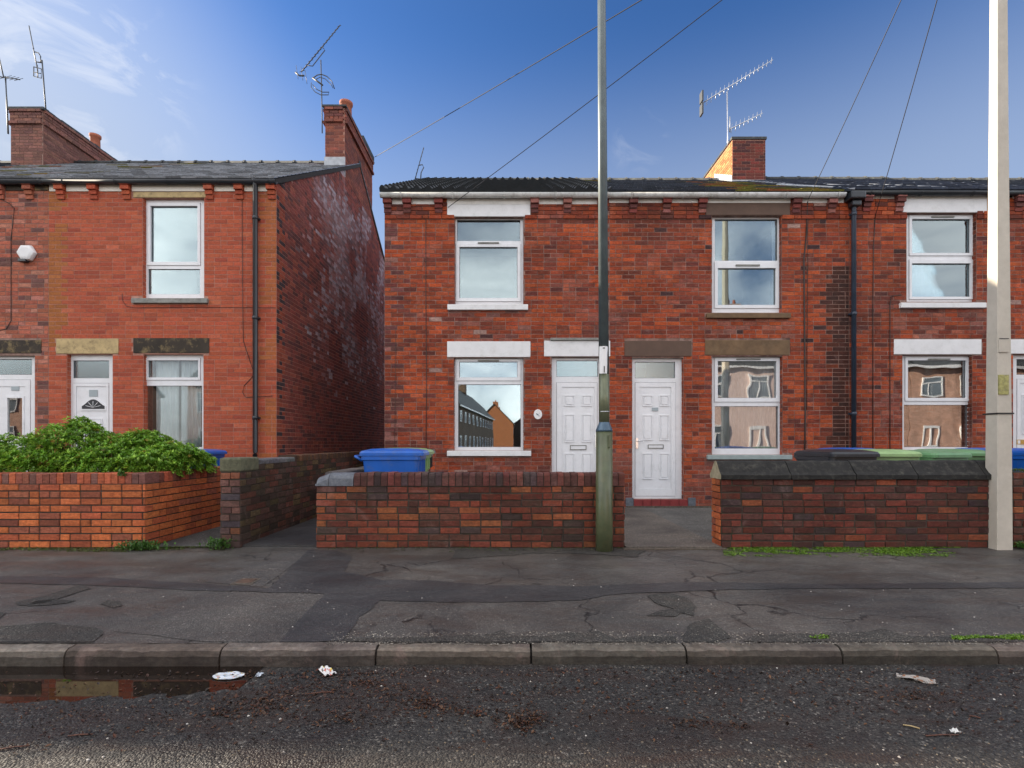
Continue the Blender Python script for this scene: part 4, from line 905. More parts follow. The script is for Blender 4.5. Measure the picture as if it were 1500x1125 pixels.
# ================================================================== BUILDINGS ACROSS THE STREET (seen in the window glass)
def far_building(name, label, loc, rot, L, dep, eave, ridge, wallm, roofm, nwin, doors=True, door_every=2, chim=()):
    h = root(name, label, 'house', loc, rot, 'houses across the street')
    P = [(0, 0), (0, eave), (dep / 2, ridge), (dep, eave), (dep, 0)]
    mb = MB()
    for x, fl in ((0, 1), (L, 0)):
        pts = [(x, *p) for p in P]; mb.face(pts[::-1] if not fl else pts)
    mb.face([(0, 0, 0), (L, 0, 0), (L, 0, eave), (0, 0, eave)]); mb.face([(0, dep, 0), (0, dep, eave), (L, dep, eave), (L, dep, 0)])
    mb.build('wall', M[wallm], h, local=True)
    mb = MB(); t = .12
    for (ya, za, yb, zb) in ((-.25, eave - .12, dep / 2, ridge + .06), (dep + .25, eave - .12, dep / 2, ridge + .06)):
        q = [(-.1, ya, za), (L + .1, ya, za), (L + .1, yb, zb), (-.1, yb, zb)]; mb.face(q); mb.face([(a, b, c + t) for a, b, c in q])
        mb.face([q[0], q[1], (q[1][0], q[1][1], q[1][2] + t), (q[0][0], q[0][1], q[0][2] + t)])
        for e in ((q[0], q[3]), (q[1], q[2])): mb.face([e[0], e[1], (*e[1][:2], e[1][2] + t), (*e[0][:2], e[0][2] + t)])
    rf = mb.build('roof', M[roofm], h, local=True)
    mb = MB(); mb.box(-.05, L + .05, -.30, -.2, eave - .16, eave - .02); mb.build('gutter', M['pvc'], h, local=True)
    for cx in chim:
        mb = MB(); mb.box(cx - .45, cx + .45, dep / 2 - .5, dep / 2 + .5, ridge - .6, ridge + 1.2); mb.build('chimney', M[wallm], rf, local=True)
        for s in (-.2, .2):
            mb = MB(); mb.lathe(cx + s, dep / 2, [(.12, ridge + 1.2), (.1, ridge + 1.55)], 10); mb.build('chimney_pot', M['pot'], rf, local=True)
    for i in range(nwin):
        cx = (i + .5) * L / nwin
        for (zc, hh) in ((1.6, 1.3), (eave - 1.15, 1.2)):
            if zc < 2 and doors and i % door_every == 0:
                mb = MB(); mb.plate(cx - .5, cx + .5, .05, 2.2, [(cx - .4, cx - .04, 1.1, 2.0), (cx + .04, cx + .4, 1.1, 2.0)], -.05, -.01); mb.build('door', M['pvc'], h, local=True); continue
            mb = MB(); mb.plate(cx - .6, cx + .6, zc - hh / 2, zc + hh / 2, [(cx - .52, cx - .03, zc - hh / 2 + .08, zc + .2), (cx + .03, cx + .52, zc - hh / 2 + .08, zc + .2), (cx - .52, cx + .52, zc + .27, zc + hh / 2 - .08)], -.06, -.01)
            w = mb.build('window', M['pvc'], h, local=True); mb = MB(); mb.box(cx - .55, cx + .55, -.03, -.02, zc - hh / 2 + .05, zc + hh / 2 - .05); mb.build('pane', M['opp_pane'], w, local=True)
    return h
hrow = far_building('terrace_row', 'long brick terrace continuing the row beyond the left edge of the photo', (-58.2, YF, -.1), 0, 41.96, 9.8, ZE_L - .05, ZR_L, 'shader_brick', 'ridge', 22)
# local -y is the front; rot=180 deg turns the front towards +y (towards our houses)
nms = ['sunlit pink rendered house across the street, seen in the middle house windows', 'sunlit brick house across the street, seen in the window by the concrete pole', 'sunlit brick house across the street, second from the pink one and further right', 'sunlit brick house across the street, last on the right of its row']
for k in range(4):
    far_building('opposite_house', nms[k], (14.6 + 7 * k, -9.6, -.1), math.pi, 6.96, 8, 5.5, 8.6, 'opp_render' if k == 0 else 'opp_brick', 'ridge', 3, chim=(1,))
for k in (0, 2):
    far_building('opposite_house', ['low brick house across the street, far left of the side road', 'brick house across the street, left row, next to the farthest one', 'brick house across the street, left row, nearest to the side road'][k], (-26 + 7 * k, -11.6, -.1), math.pi, 6.96, 8, 4.8, 7.6, 'opp_brick', 'ridge', 3, chim=(1,))
far_building('side_road_terrace', 'long brown brick terrace along the side road, mirrored in the ground floor window', (-5.9, -32, -.2), R_(-90 + 4) + 0, 0.01 + 36, 7, 5.3, 8.9, 'opp_brown', 'ridge', 11, chim=(12, 24)) if False else None
def turned(label, x, y, L, wallm, eave, ridge, n, ang):
    h = far_building('side_road_terrace', label, (x, y, -.2), ang, L, 7, eave, ridge, wallm, 'ridge', n, chim=(L * .3, L * .75)); return h
# front (local -y) must face +x: rotate +90 deg; it then runs from (x, y) towards +y
turned('long brown brick terrace along the side road, mirrored in the ground floor window', -3.1, -67.5, 34, 'opp_brown', 5.4, 8.8, 11, R_(90 + 4))
turned('sunlit orange brick gable end at the far end of the side road', .2, -110, 33, 'opp_orange', 5.0, 8.6, 10, R_(90))
turned('distant brick terrace on the far right of the side road', 6.5, -125, 30, 'opp_brown', 5.0, 7.6, 10, R_(90))
# opposite pavement
mb = MB(); mb.box(-60, 60, -9.4, -3.2, -.35, -.08); struct(mb.build('opposite_pavement', M['pave'], None))

# ================================================================== GARDEN WALLS
def cope_edge(mb, x0, x1, y0, y1, z0, z1, tab, n_len=.075, axis='x', m=1, round_=.03):
    L = (x1 - x0) if axis == 'x' else (y1 - y0); k = max(1, round(L / n_len))
    for i in range(k):
        a, b = i * L / k + .004, (i + 1) * L / k - .004; c = jitc(pick(tab, rnd()), .3); dz = (rnd() - .5) * .008; r = round_; dy = (rnd() - .5) * .006
        if axis == 'x': prof = [(y0 + dy, z0), (y0 + dy, z1 - r + dz), (y0 + r * .3, z1 - r * .35 + dz), (y0 + r, z1 + dz), (y1 - r, z1 + dz), (y1 - r * .3, z1 - r * .35 + dz), (y1, z1 - r + dz), (y1, z0)]
        else: prof = [(x0 + dy, z0), (x0 + dy, z1 - r + dz), (x0 + r * .3, z1 - r * .35 + dz), (x0 + r, z1 + dz), (x1 - r, z1 + dz), (x1 - r * .3, z1 - r * .35 + dz), (x1, z1 - r + dz), (x1, z0)]
        if axis == 'x': A = [(x0 + a, *p) for p in prof]; B = [(x0 + b, *p) for p in prof]
        else: A = [(p[0], y0 + b, p[1]) for p in prof]; B = [(p[0], y0 + a, p[1]) for p in prof]
        for q in range(len(prof) - 1): mb.face([A[q], B[q], B[q + 1], A[q + 1]][::-1], m, c)
        mb.face(A, m, c); mb.face(B[::-1], m, c)
def garden_wall(mb, x0, x1, y0, y1, z1, tab, m0=0, m1=1, wob=.012, proud=.008, sides='fblr', ch=.075, g=.006, jit=.004, inset=.004):
    mb.box(x0 + .004, x1 - .004, y0 + .004, y1 - .004, -.12, z1, m0); p = pal_t(tab, .3)
    kw = dict(wob=wob, proud=proud, ch=ch, g=g, jit=jit, inset=inset, m=m1, head=.18); H = z1 + .0
    q_ = proud - .005
    if 'f' in sides: bricks(mb, (x0 - q_, y0 + .004, 0), VX, VZ, -VY, x1 - x0 + 2 * q_, H, p, **kw)
    if 'b' in sides: bricks(mb, (x1, y1 - .004, 0), -VX, VZ, VY, x1 - x0, H, p, **kw)
    if 'l' in sides: bricks(mb, (x0 + .004, y1, 0), -VY, VZ, -VX, y1 - y0, H, p, **kw)
    if 'r' in sides: bricks(mb, (x1 - .004, y0, 0), VY, VZ, VX, y1 - y0, H, p, **kw)
# middle garden wall with its return along the passage
wr = root('garden_wall', 'low old brick wall with brick-on-edge top, behind the lamp post', 'wall', (-.45, 5.7, 0), group='low garden walls')
mb = MB(); garden_wall(mb, -2.14, 1.23, 5.6, 5.83, .675, T_G); mb.build('brickwork', [M['mortar_g'], M['brick_rough']], wr)
mb = MB(); mb.box(-2.12, -1.93, 5.835, 8.95, -.1, .675, 0); p_ = pal_t(T_G, .3)
bricks(mb, (-2.12, 8.95, 0), -VY, VZ, -VX, 3.1, .675, p_, wob=.01, proud=.008); bricks(mb, (-1.93, 5.835, 0), VY, VZ, VX, 3.1, .675, p_, wob=.01, proud=.008)
mb.build('return_brickwork', [M['mortar_g'], M['brick_rough']], wr)
mb = MB(); cope_edge(mb, -1.73, 1.235, 5.59, 5.84, .68, .822, T_COPE); mb.box(-1.72, 1.225, 5.60, 5.83, .675, .80, 0); mb.build('coping', [M['mortar_g'], M['brick_rough']], wr)
mb = MB()
for (a, b) in ((-2.15, -2.005), (-2.0, -1.735)):
    n = 10
    for i in range(n):
        an0, an1 = math.pi * i / n, math.pi * (i + 1) / n
        f = lambda an: (5.715 - .125 * math.cos(an), .70 + .12 * math.sin(an) ** .6)
        (ya_, za_), (yb_, zb_) = f(an0), f(an1); drop = .05 if a < -2.1 else 0
        mb.face([(a + drop * .3, ya_, za_ - drop * (za_ > .72)), (b, ya_, za_), (b, yb_, zb_), (a + drop * .3, yb_, zb_ - drop * (zb_ > .72))], 0, smooth=False)
    mb.box(a, b, 5.59, 5.84, .678, .70, 0)
    for u in (a + (.015 if a < -2.1 else 0), b): mb.face([(u, 5.715 - .125 * math.cos(math.pi * i / n), .70 + (.12 * math.sin(math.pi * i / n) ** .6) - (.05 if (u < -2.1 and 0 < i < n) else 0)) for i in range(n + 1)], 0)
mb.build('end_coping_stone', M['blue_brick'], wr)
mb = MB(); cope_edge(mb, -2.14, -1.91, 5.85, 8.95, .68, .82, [(1, (.12, .11, .10))], .3, 'y'); mb.build('return_coping', [M['mortar_g'], M['brick_rough']], wr)
# right garden wall with saddleback stone coping
def saddle(mb, x0, x1, y0, y1, z0, zl, zt, seg, m=0):
    x = x0
    while x < x1 - .05:
        e = min(x + seg * (.92 + rnd() * .16), x1); ym = (y0 + y1) / 2; g = .004; d = (rnd() - .5) * .008; n = 5
        prof = [(y0 - .03, z0), (y0 - .032, zl), (y0 + .004, zl + .03), (ym - .035, zt - .015), (ym, zt), (ym + .035, zt - .015), (y1 - .004, zl + .03), (y1 + .032, zl), (y1 + .03, z0)]
        prof = [(a, b + d * (b > z0)) for a, b in prof]
        for s in range(n):
            u0, u1 = x + g + (e - x - 2 * g) * s / n, x + g + (e - x - 2 * g) * (s + 1) / n
            for i in range(8):
                j = lambda u, q: .006 * vn(u, q * 3.3, 0, 5) + .005 * vn(u, q, 0, 19)
                mb.face([(u0, prof[i][0], prof[i][1] + j(u0, i)), (u0, prof[i + 1][0], prof[i + 1][1] + j(u0, i + 1)), (u1, prof[i + 1][0], prof[i + 1][1] + j(u1, i + 1)), (u1, prof[i][0], prof[i][1] + j(u1, i))][::-1], m)
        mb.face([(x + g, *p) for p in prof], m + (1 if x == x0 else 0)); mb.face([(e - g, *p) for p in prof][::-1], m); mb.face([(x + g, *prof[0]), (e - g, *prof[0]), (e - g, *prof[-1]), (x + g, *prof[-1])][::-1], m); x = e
wr = root('garden_wall', 'low dark brick wall topped with blackened ridged coping stones, right of the path', 'wall', (3.9, 5.7, 0), group='low garden walls')
mb = MB(); garden_wall(mb, 2.29, 5.44, 5.6, 5.85, .75, [(.34, (.14, .034, .022)), (.28, (.10, .030, .021)), (.2, (.075, .030, .024)), (.08, (.05, .03, .03)), (.1, (.20, .055, .025))]); mb.build('brickwork', [M['mortar_g'], M['brick_rough']], wr)
mb = MB(); saddle(mb, 2.27, 5.46, 5.6, 5.85, .752, .80, .955, .72); mb.build('coping', [M['stone_cap'], M['stone_lit']], wr)
mb = MB(); p_ = pal_t(T_ORANGE, .2); bricks(mb, (2.288, 5.845, 0), -VY, VZ, -VX, .24, .75, p_, proud=.012, wob=.01, head=.5); mb.build('end_bricks', [M['mortar_g'], M['brick_new']], wr)
wr = root('garden_wall', 'low brick wall with a mossy top, right of the concrete pole at the photo edge', 'wall', (7.3, 5.7, 0), group='low garden walls')
mb = MB(); garden_wall(mb, 5.50, 9.2, 5.62, 5.85, .825, T_G); mb.build('brickwork', [M['mortar_g'], M['brick_rough']], wr)
# left planter wall (bright new brick) with return
wr = root('garden_wall', 'bright orange brick planter wall with dark mortar, in front of the green shrubs', 'wall', (-6.1, 5.7, 0), group='low garden walls')
mb = MB(); garden_wall(mb, -8.2, -4.01, 5.6, 5.82, .70, T_ORANGE, wob=.004, jit=.003, g=.0065, proud=.010, ch=.0778, sides='fb'); mb.build('brickwork', [M['mortar_g'], M['brick_new']], wr)
mb = MB(); mb.box(-4.215, -4.017, 5.825, 8.98, -.1, .70, 0); p_ = pal_t(T_ORANGE, .15)
bricks(mb, (-4.015, 5.602, 0), VY, VZ, VX, 3.37, .70, p_, proud=.008, g=.006, ch=.0778); mb.build('return_brickwork', [M['mortar_g'], M['brick_new']], wr)
mb = MB(); cope_edge(mb, -8.2, -4.01, 5.6, 5.83, .704, .815, [(.5, (.40, .10, .045)), (.3, (.25, .08, .05)), (.2, (.2, .09, .07))], .075, round_=.008); mb.box(-8.19, -4.02, 5.61, 5.82, .70, .80, 0); mb.build('coping', [M['mortar_g'], M['brick_new']], wr)
mb = MB(); cope_edge(mb, -4.225, -4.01, 5.832, 8.98, .704, .815, [(.6, (.34, .08, .04)), (.4, (.2, .065, .045))], .075, 'y', round_=.008); mb.box(-4.21, -4.02, 5.85, 8.97, .70, .80, 0); mb.build('return_coping', [M['mortar_g'], M['brick_new']], wr)
# wall along the passage
T_P = [(.3, (.085, .045, .035)), (.3, (.06, .04, .03)), (.2, (.12, .045, .03)), (.2, (.10, .07, .035))]
T_PF = [(.35, (.15, .075, .06)), (.25, (.10, .06, .055)), (.2, (.20, .075, .04)), (.2, (.07, .055, .065))]
wr = root('garden_wall', 'dark weathered wall running back along the passage, mossy stone block on its end', 'wall', (-3.08, 5.7, 0), group='low garden walls')
mb = MB(); mb.box(-3.186, -2.974, 5.604, 12, -.12, .90, 0)
bricks(mb, (-3.19, 5.604, 0), VX, VZ, -VY, .22, .825, pal_t(T_PF, .25), proud=.012, wob=.012, L=.225, head=.6, jit=.004)
bricks(mb, (-2.974, 5.6, 0), VY, VZ, VX, 6.4, .90, pal_t(T_P, .3), proud=.008, wob=.012, g=.006); bricks(mb, (-3.186, 12, 0), -VY, VZ, -VX, 6.4, .90, pal_t(T_P, .3), proud=.008, wob=.012)
mb.build('brickwork', [M['mortar_g'], M['brick_rough']], wr)
mb = MB(); cope_edge(mb, -3.195, -2.965, 6.02, 7.0, .90, .955, [(1, (.12, .12, .13))], .25, 'y', round_=.02); cope_edge(mb, -3.195, -2.965, 7.0, 12, .90, .985, [(.5, (.09, .05, .035)), (.5, (.12, .06, .03))], .075, 'y', round_=.01); mb.build('coping', [M['mortar_g'], M['brick_rough']], wr)
mb = MB(); mb.box(-3.2, -2.96, 5.59, 6.0, .832, .985, 0); mb.build('cap_stone', plain('mossy_cap_stone', (.10, .10, .06), .9, .4, 16, bmp=.9, dirt=(.2, .2, .12)), wr, bevel=.02)

# ================================================================== BINS
def make_bin(bodym, lidm, label, loc, rot, grp='wheelie bins in the yards'):
    r = root('wheelie_bin', label, 'bin', (0, 0, 0), 0, grp)
    def ring(w, d, z, yo=0, b=.05, n=3):
        pts = []
        for (sx, sy, a0) in ((1, 1, 0), (-1, 1, 90), (-1, -1, 180), (1, -1, 270)):
            for i in range(n + 1):
                a = R_(a0 + 90 * i / n); pts.append((sx * (w / 2 - b) + b * math.cos(a), yo + sy * (d / 2 - b) + b * math.sin(a), z))
        return pts
    def loft(mb, rings, cap=True):
        k = len(mb.v); n = len(rings[0])
        for g in rings: mb.v.extend(g)
        for i in range(len(rings) - 1):
            for j in range(n): mb.f.append((k + i * n + j, k + i * n + (j + 1) % n, k + (i + 1) * n + (j + 1) % n, k + (i + 1) * n + j)); mb.m.append(0); mb.c.append((.5, .5, .5)); mb.sm.append(False)
        if cap:
            mb.f.append(tuple(k + (len(rings) - 1) * n + j for j in range(n))); mb.f.append(tuple(k + j for j in range(n))[::-1]); mb.m += [0, 0]; mb.c += [(.5, .5, .5)] * 2; mb.sm += [False, False]
    mb = MB(); loft(mb, [ring(.44, .48, .06), ring(.46, .5, .10), ring(.55, .66, .90), ring(.555, .67, .93), ring(.585, .70, .94), ring(.585, .70, .985)])
    for s in (-.14, 0, .14): mb.box(s - .012, s + .012, -.352, -.31, .78, .93)
    mb.build('body', bodym, r, local=True)
    mb = MB(); loft(mb, [ring(.60, .76, .988, -.01), ring(.60, .76, 1.02, -.01), ring(.57, .72, 1.045, -.01), ring(.40, .52, 1.068, 0), ring(.2, .3, 1.074, 0)]); mb.build('lid', lidm, r, local=True)
    mb = MB(); mb.tube([(-.24, .34, .93), (-.24, .42, .98), (.24, .42, .98), (.24, .34, .93)], .016, 8); mb.build('handle', lidm, r, local=True)
    for s in (-1, 1):
        mb = MB(); k = [(s * .25, .22, .1), (s * .30, .22, .1)]; mb.tube(k, .1, 16); mb.build('wheel', M['rubber'], r, local=True)
    r.location = loc; r.rotation_euler = (0, 0, rot); return r
def bin_copy(src, bodym, lidm, label, loc, rot):
    r = src.copy(); C.objects.link(r); r.location = loc; r.rotation_euler = (0, 0, rot); r['label'] = label
    for ch in src.children:
        c = ch.copy(); C.objects.link(c); c.parent = r
        mm = {'body': bodym, 'lid': lidm, 'handle': lidm}.get(ch.name.split('.')[0])
        if mm: c.data = ch.data.copy(); c.data.materials[0] = mm
    return r
b0 = make_bin(M['bin_blue'], M['bin_blue'], 'blue wheelie bin standing behind the middle garden wall, beside the passage', (X(578, 6.3), 6.32, .01), R_(92))
bc = lambda *a: bin_copy(b0, *a)
bc(M['bin_lime'], M['bin_lime'], 'green wheelie bin tucked behind the blue bin at the middle garden wall', (X(588, 6.95), 6.98, .01), R_(86))
bc(M['bin_black'], M['bin_black'], 'black wheelie bin at the back of the cluster behind the middle garden wall', (X(597, 7.6), 7.62, .01), R_(94))
bc(M['bin_black'], M['bin_black'], 'black wheelie bin at the left end of the row behind the ridged coping wall', (X(1222, 6.3), 6.3, .0), R_(4))
bc(M['bin_blue'], M['bin_blue'], 'blue wheelie bin behind the black bin, close under the black downpipe', (X(1240, 7.3), 7.3, .01), R_(-3))
bc(M['bin_lime'], M['bin_lime'], 'faded light green wheelie bin next to the black bin, behind the ridged coping wall', (X(1290, 6.32), 6.36, .0), R_(-12))
bc(M['bin_green'], M['bin_green'], 'green wheelie bin in the middle of the row behind the ridged coping wall', (X(1352, 6.4), 6.42, -.012), R_(14))
bc(M['bin_green'], M['bin_green'], 'dark green wheelie bin left of the concrete pole, below the ground floor window', (X(1402, 6.6), 6.75, .0), R_(-6))
bc(M['bin_blue'], M['bin_blue'], 'blue wheelie bin seen just behind the concrete pole', (X(1446, 7.0), 7.0, .01), R_(3))
bc(M['bin_blue'], M['bin_blue'], 'blue wheelie bin right of the concrete pole under the white door', (X(1502, 6.6), 6.6, .01), R_(-3))
bc(M['bin_blue'], M['bin_blue'], 'blue wheelie bin half hidden by the shrubs below the left house window', (X(282, 8.3), 8.35, -.02), R_(90))

# ================================================================== POSTS
# street lamp column
pr = root('lamp_post', 'tall grey steel lamp post with a dark green base, standing at the middle garden wall', 'lamp post', (X(885, 5.48), 5.48, pz(5.48)))
lx, ly, z0 = X(885, 5.48), 5.48, pz(5.48); lean = -.006
mb = MB(); mb.lathe(lx, ly, [(.092, z0 - .05), (.09, z0 + .35), (.088, Z(632, 5.4))], 24); mb.box(lx + .028, lx + .052, ly - .089, ly - .07, Z(655, 5.4), Z(637, 5.4)); mb.build('base', M['green_post'], pr)
mb = MB(); mb.lathe(lx, ly, [(.09, Z(632, 5.4)), (.088, Z(629, 5.4)), (.060, Z(620, 5.4)), (.056, Z(618, 5.4))], 24); mb.build('shoulder', M['shoulder'], pr)
mb = MB(); za = Z(620, 5.4); zs = Z(547, 5.4)
mb.tube([(lx, ly, za), (lx + lean * (zs - za), ly, zs)], .056, 20, r2=.055); mb.build('lower_shaft', M['steel_g'], pr)
mb = MB(); mb.tube([(lx + lean * (zs - za), ly, zs + .001), (lx + lean * (8 - za), ly, 8.0)], .0548, 20, r2=.038); mb.tube([(lx + lean * 6.6, ly, 7.98), (lx + lean * 6.6, ly - .15, 8.2), (lx + lean * 6.6, ly - 1.1, 8.3)], .03, 10); mb.build('upper_shaft', M['steel'], pr)
mb = MB(); mb.box(lx - .16, lx + .10, ly - 1.75, ly - 1.05, 8.25, 8.37); mb.build('lantern', M['steel'], pr, bevel=.04)
pxl = X(884.8, 5.41); mb = MB(); w_ = .041
for i in range(6):
    a0, a1 = R_(-48 + 16 * i), R_(-48 + 16 * (i + 1)); f = lambda a, rr: (pxl + rr * math.sin(a), ly - rr * math.cos(a))
    p, q, s, t = f(a0, .0575), f(a1, .0575), f(a0, .0605), f(a1, .0605)
    zb, zt = Z(547, 5.42), Z(507, 5.42)
    mb.face([(*s, zb), (*t, zb), (*t, zt), (*s, zt)]); mb.face([(*s, zt), (*t, zt), (*q, zt), (*p, zt)]); mb.face([(*s, zb), (*p, zb), (*q, zb), (*t, zb)])
    if i == 0: mb.face([(*p, zb), (*s, zb), (*s, zt), (*p, zt)])
    if i == 5: mb.face([(*q, zt), (*t, zt), (*t, zb), (*q, zb)])
npl = mb.build('number_plate', M['sign_w'], pr)
def text_mesh(name, body, size, loc, m, parent, rot=(R_(90), 0, 0)):
    cu = bpy.data.curves.new(name, 'FONT'); cu.body = body; cu.size = size; cu.align_x = 'CENTER'; cu.align_y = 'CENTER'; cu.extrude = .0015
    to = bpy.data.objects.new('t', cu); C.objects.link(to); bpy.context.view_layer.update()
    me = bpy.data.meshes.new_from_object(to); bpy.data.objects.remove(to); me.materials.clear(); me.materials.append(m)
    o = bpy.data.objects.new(name, me); C.objects.link(o)
    r = parent
    while r.parent: r = r.parent
    o.parent = parent; o.location = Vector(loc) - Vector(r.location); o.rotation_euler = rot; return o
text_mesh('digit', '1', .10, (pxl + .004, ly - .0635, Z(541.5, 5.42)), M['black'], npl)
mb = MB(); mb.box(pxl - .012, pxl + .012, ly - .0625, ly - .058, Z(510.5, 5.42), Z(509, 5.42)); mb.build('plate_mark', M['black'], npl)
mb = MB(); mb.lathe(lx + .002, ly, [(.05, Z(603.5, 5.4)), (.058, Z(603, 5.4)), (.058, Z(602, 5.4)), (.05, Z(601.5, 5.4))], 20); mb.build('clamp_band', M['metal'], pr)
# concrete pole
PX0, PX1, PY = X(1461, 5.5), X(1484, 5.5), 5.5
cpw = .17
cr = root('concrete_pole', 'pale square concrete utility pole with chamfered edges and a black strap, right edge', 'utility pole', (5.30, 5.56, 0))
mb = MB(); cx, cy = 5.300, 5.585; H = 8.6
def oct_(w, z, ch=.028): a = w / 2; return [(cx - a + ch * 1.6, cy - a, z), (cx + a - .012, cy - a, z), (cx + a, cy - a + .012, z), (cx + a, cy + a - ch, z), (cx + a - ch, cy + a, z), (cx - a + ch, cy + a, z), (cx - a, cy + a - ch, z), (cx - a, cy - a + .004, z), (cx - a + .004, cy - a, z)]
rings = [oct_(.178, -.3), oct_(.176, 0), oct_(.165, 1.4), oct_(.130, 4.6), oct_(.10, H)]
k = 0
for g in rings: mb.v.extend(g)
n = 9
for i in range(len(rings) - 1):
    for j in range(n): mb.f.append((i * n + j, i * n + (j + 1) % n, (i + 1) * n + (j + 1) % n, (i + 1) * n + j)); mb.m.append(0); mb.c.append((.5, .5, .5)); mb.sm.append(False)
mb.f.append(tuple(4 * n + j for j in range(n))); mb.m.append(0); mb.c.append((.5, .5, .5)); mb.sm.append(False)
mb.build('shaft', M['concrete'], cr, bevel=.006)
def strap(z, w, t, hgt, m, name, tilt=0):
    mb = MB(); a = w / 2
    for (x0, x1, y0, y1) in ((cx - a - t, cx + a + t, cy - a - t, cy - a), (cx - a - t, cx - a, cy - a - t, cy + a), (cx + a, cx + a + t, cy - a - t, cy + a)): mb.box(x0, x1, y0, y1, z, z + hgt)
    mb.build(name, M[m], cr)
strap(Z(606.5, 5.48), .172, .004, .016, 'black', 'strap')
v = RC((1463, 1477, 497, 516), 5.5); mb = MB(); mb.box(v[0], v[1], cy - .092, cy - .075, v[2], v[3]); mb.build('junction_plate', M['concrete'], cr, bevel=.004)
mb = MB(); mb.box(v[0] + .01, v[1], cy - .094, cy - .080, v[3] + .002, v[3] + .01); mb.build('band', M['gutter_b'], cr)
v = RC((1462.5, 1477, 549, 578), 5.5); mb = MB(); mb.box(v[0], v[1], cy - .092, cy - .075, v[2], v[3]); mb.build('warning_plate', M['plate_y'], cr)
top = Vector((5.27, 5.56, 8.3))
mb = MB(); mb.box(cx - .3, cx + .3, cy - .08, cy - .052, 8.2, 8.3); mb.build('cross_arm', M['metal_d'], cr)

# ================================================================== WIRES AND AERIALS
def wire(label, a, r=.007, sag=.12, b=None):
    b = b or top; a = Vector(a); pts = [a.lerp(b, t / 16) - VZ * sag * 4 * (t / 16) * (1 - t / 16) for t in range(17)]
    mb = MB(); mb.tube(pts, r, 5); tag(mb.build('overhead_wire', M['wire'], None), label, 'wire', 'telephone wires from the concrete pole')
wire('overhead wire running from the left house gable chimney up to the concrete pole', (X(549, 15.2), 15.2, Z(230, 15.2)), .009, .05)
wire('overhead wire from beside the end house upstairs window, crossing the lamp post', (X(656, 9.0), 9.0, Z(304, 9.0)), .006, .05)
wire('overhead wire reaching the eaves just left of the black hopper', (X(1184, 8.9), 8.9, Z(292, 8.9)), .006, .06)
wire('overhead wire fixed on the brickwork right of the black downpipe', (X(1281, 9.0), 9.0, Z(320, 9.0)), .006, .04)
mb = MB(); tag
def aerial(label, D, mast, boom, n, el, m='metal_d', extra=None, r=.014, d3=0, taper=.7):
    a = root('tv_aerial', label, 'aerial', (X(mast[-1][0], D), D, Z(mast[-1][1], D)), 0, 'television aerials')
    mb = MB(); mb.tube([(X(p[0], D), D, Z(p[1], D)) for p in mast], r, 8); mb.build('mast', M[m], a)
    def do_boom(bo, n, el, nm='boom'):
        A, B = Vector((X(bo[0][0], D), D - .03, Z(bo[0][1], D))), Vector((X(bo[1][0], D), D - .03 - d3, Z(bo[1][1], D)))
        mb = MB(); mb.tube([A, B], .012, 6); o = mb.build(nm, M[m], a)
        for i in range(n):
            t = (i + .3) / (n - .4) if n > 1 else .5; t = min(t, 1); p = A.lerp(B, t); e = el * (1 - (1 - taper) * t)
            mb = MB(); dv = Vector((.12, 0, .99)) if m == 'metal' else Vector((.5, .55, .67)); mb.tube([p - dv * e / 2, p + dv * e / 2], .006, 5); mb.build('element', M[m], o)
        return o, A, B
    o, A, B = do_boom(boom, n, el)
    if extra: extra(a, o, A, B, D, do_boom)
    return a
def ex_right(a, o, A, B, D, db):
    mb = MB()
    for z in (-.16, .16): mb.box(A.x - .02, A.x + .02, D - .12, D + .06, A.z + z - .13, A.z + z + .13)
    mb.build('reflector', M['metal_d'], o)
    o2, A2, B2 = db(((1069, 190), (1116, 167)), 8, .26); mb = MB(); mb.tube([(X(1068.5, D), D - .02, Z(172, D)), (X(1068.5, D), D - .02, Z(194, D))], .016, 6); mb.build('short_mast', M['metal'], a)
aerial('large silvery television aerial on the right-hand chimney', 13.05, [(1065, 134), (1066, 206), (1066, 215)], ((1027, 153), (1131, 89)), 17, .26, 'metal', ex_right)
def ex_left(a, o, A, B, D, db):
    mb = MB(); ctr = Vector((X(474, D), D - .05, Z(124, D)))
    P = lambda px, py: (X(px, D), D - .05, Z(py, D))
    mb.tube([P(460, 116), P(466, 112), P(472, 111), P(480, 114), P(487, 121), P(491, 132)], .012, 6); mb.tube([P(463, 119), P(470, 115), P(478, 118), P(486, 126), P(489, 131)], .009, 6)
    mb.tube([P(457, 123), P(457, 130), P(463, 137), P(471, 141), P(482, 141), P(483, 137), P(474, 137), P(465, 133), P(459, 126)], .010, 6); mb.tube([P(459, 116), P(474, 127)], .02, 6)
    mb.build('ring_dipole', M['metal_d'], a)
    mb = MB(); mb.tube([P(452, 98), P(459, 99), P(469, 86), P(477, 76), P(475, 73), P(472, 71)], .011, 6); mb.build('cradle', M['metal_d'], a)
    mb = MB(); mb.tube([P(434, 108), P(440, 113), P(447, 113)], .02, 6)
    for (x_, y_) in ((435, 98), (442, 100), (448, 105)): mb.tube([P(x_, y_), P(x_ + 3, y_ + 20)], .006, 5)
    mb.build('reflector', M['metal_d'], o)
aerial('dark slanting television aerial with a ring dipole on the gable chimney beside the passage', 12.66, [(470, 88), (471.5, 150), (472, 195)], ((442, 107), (499, 38)), 14, .17, 'metal_d', ex_left)
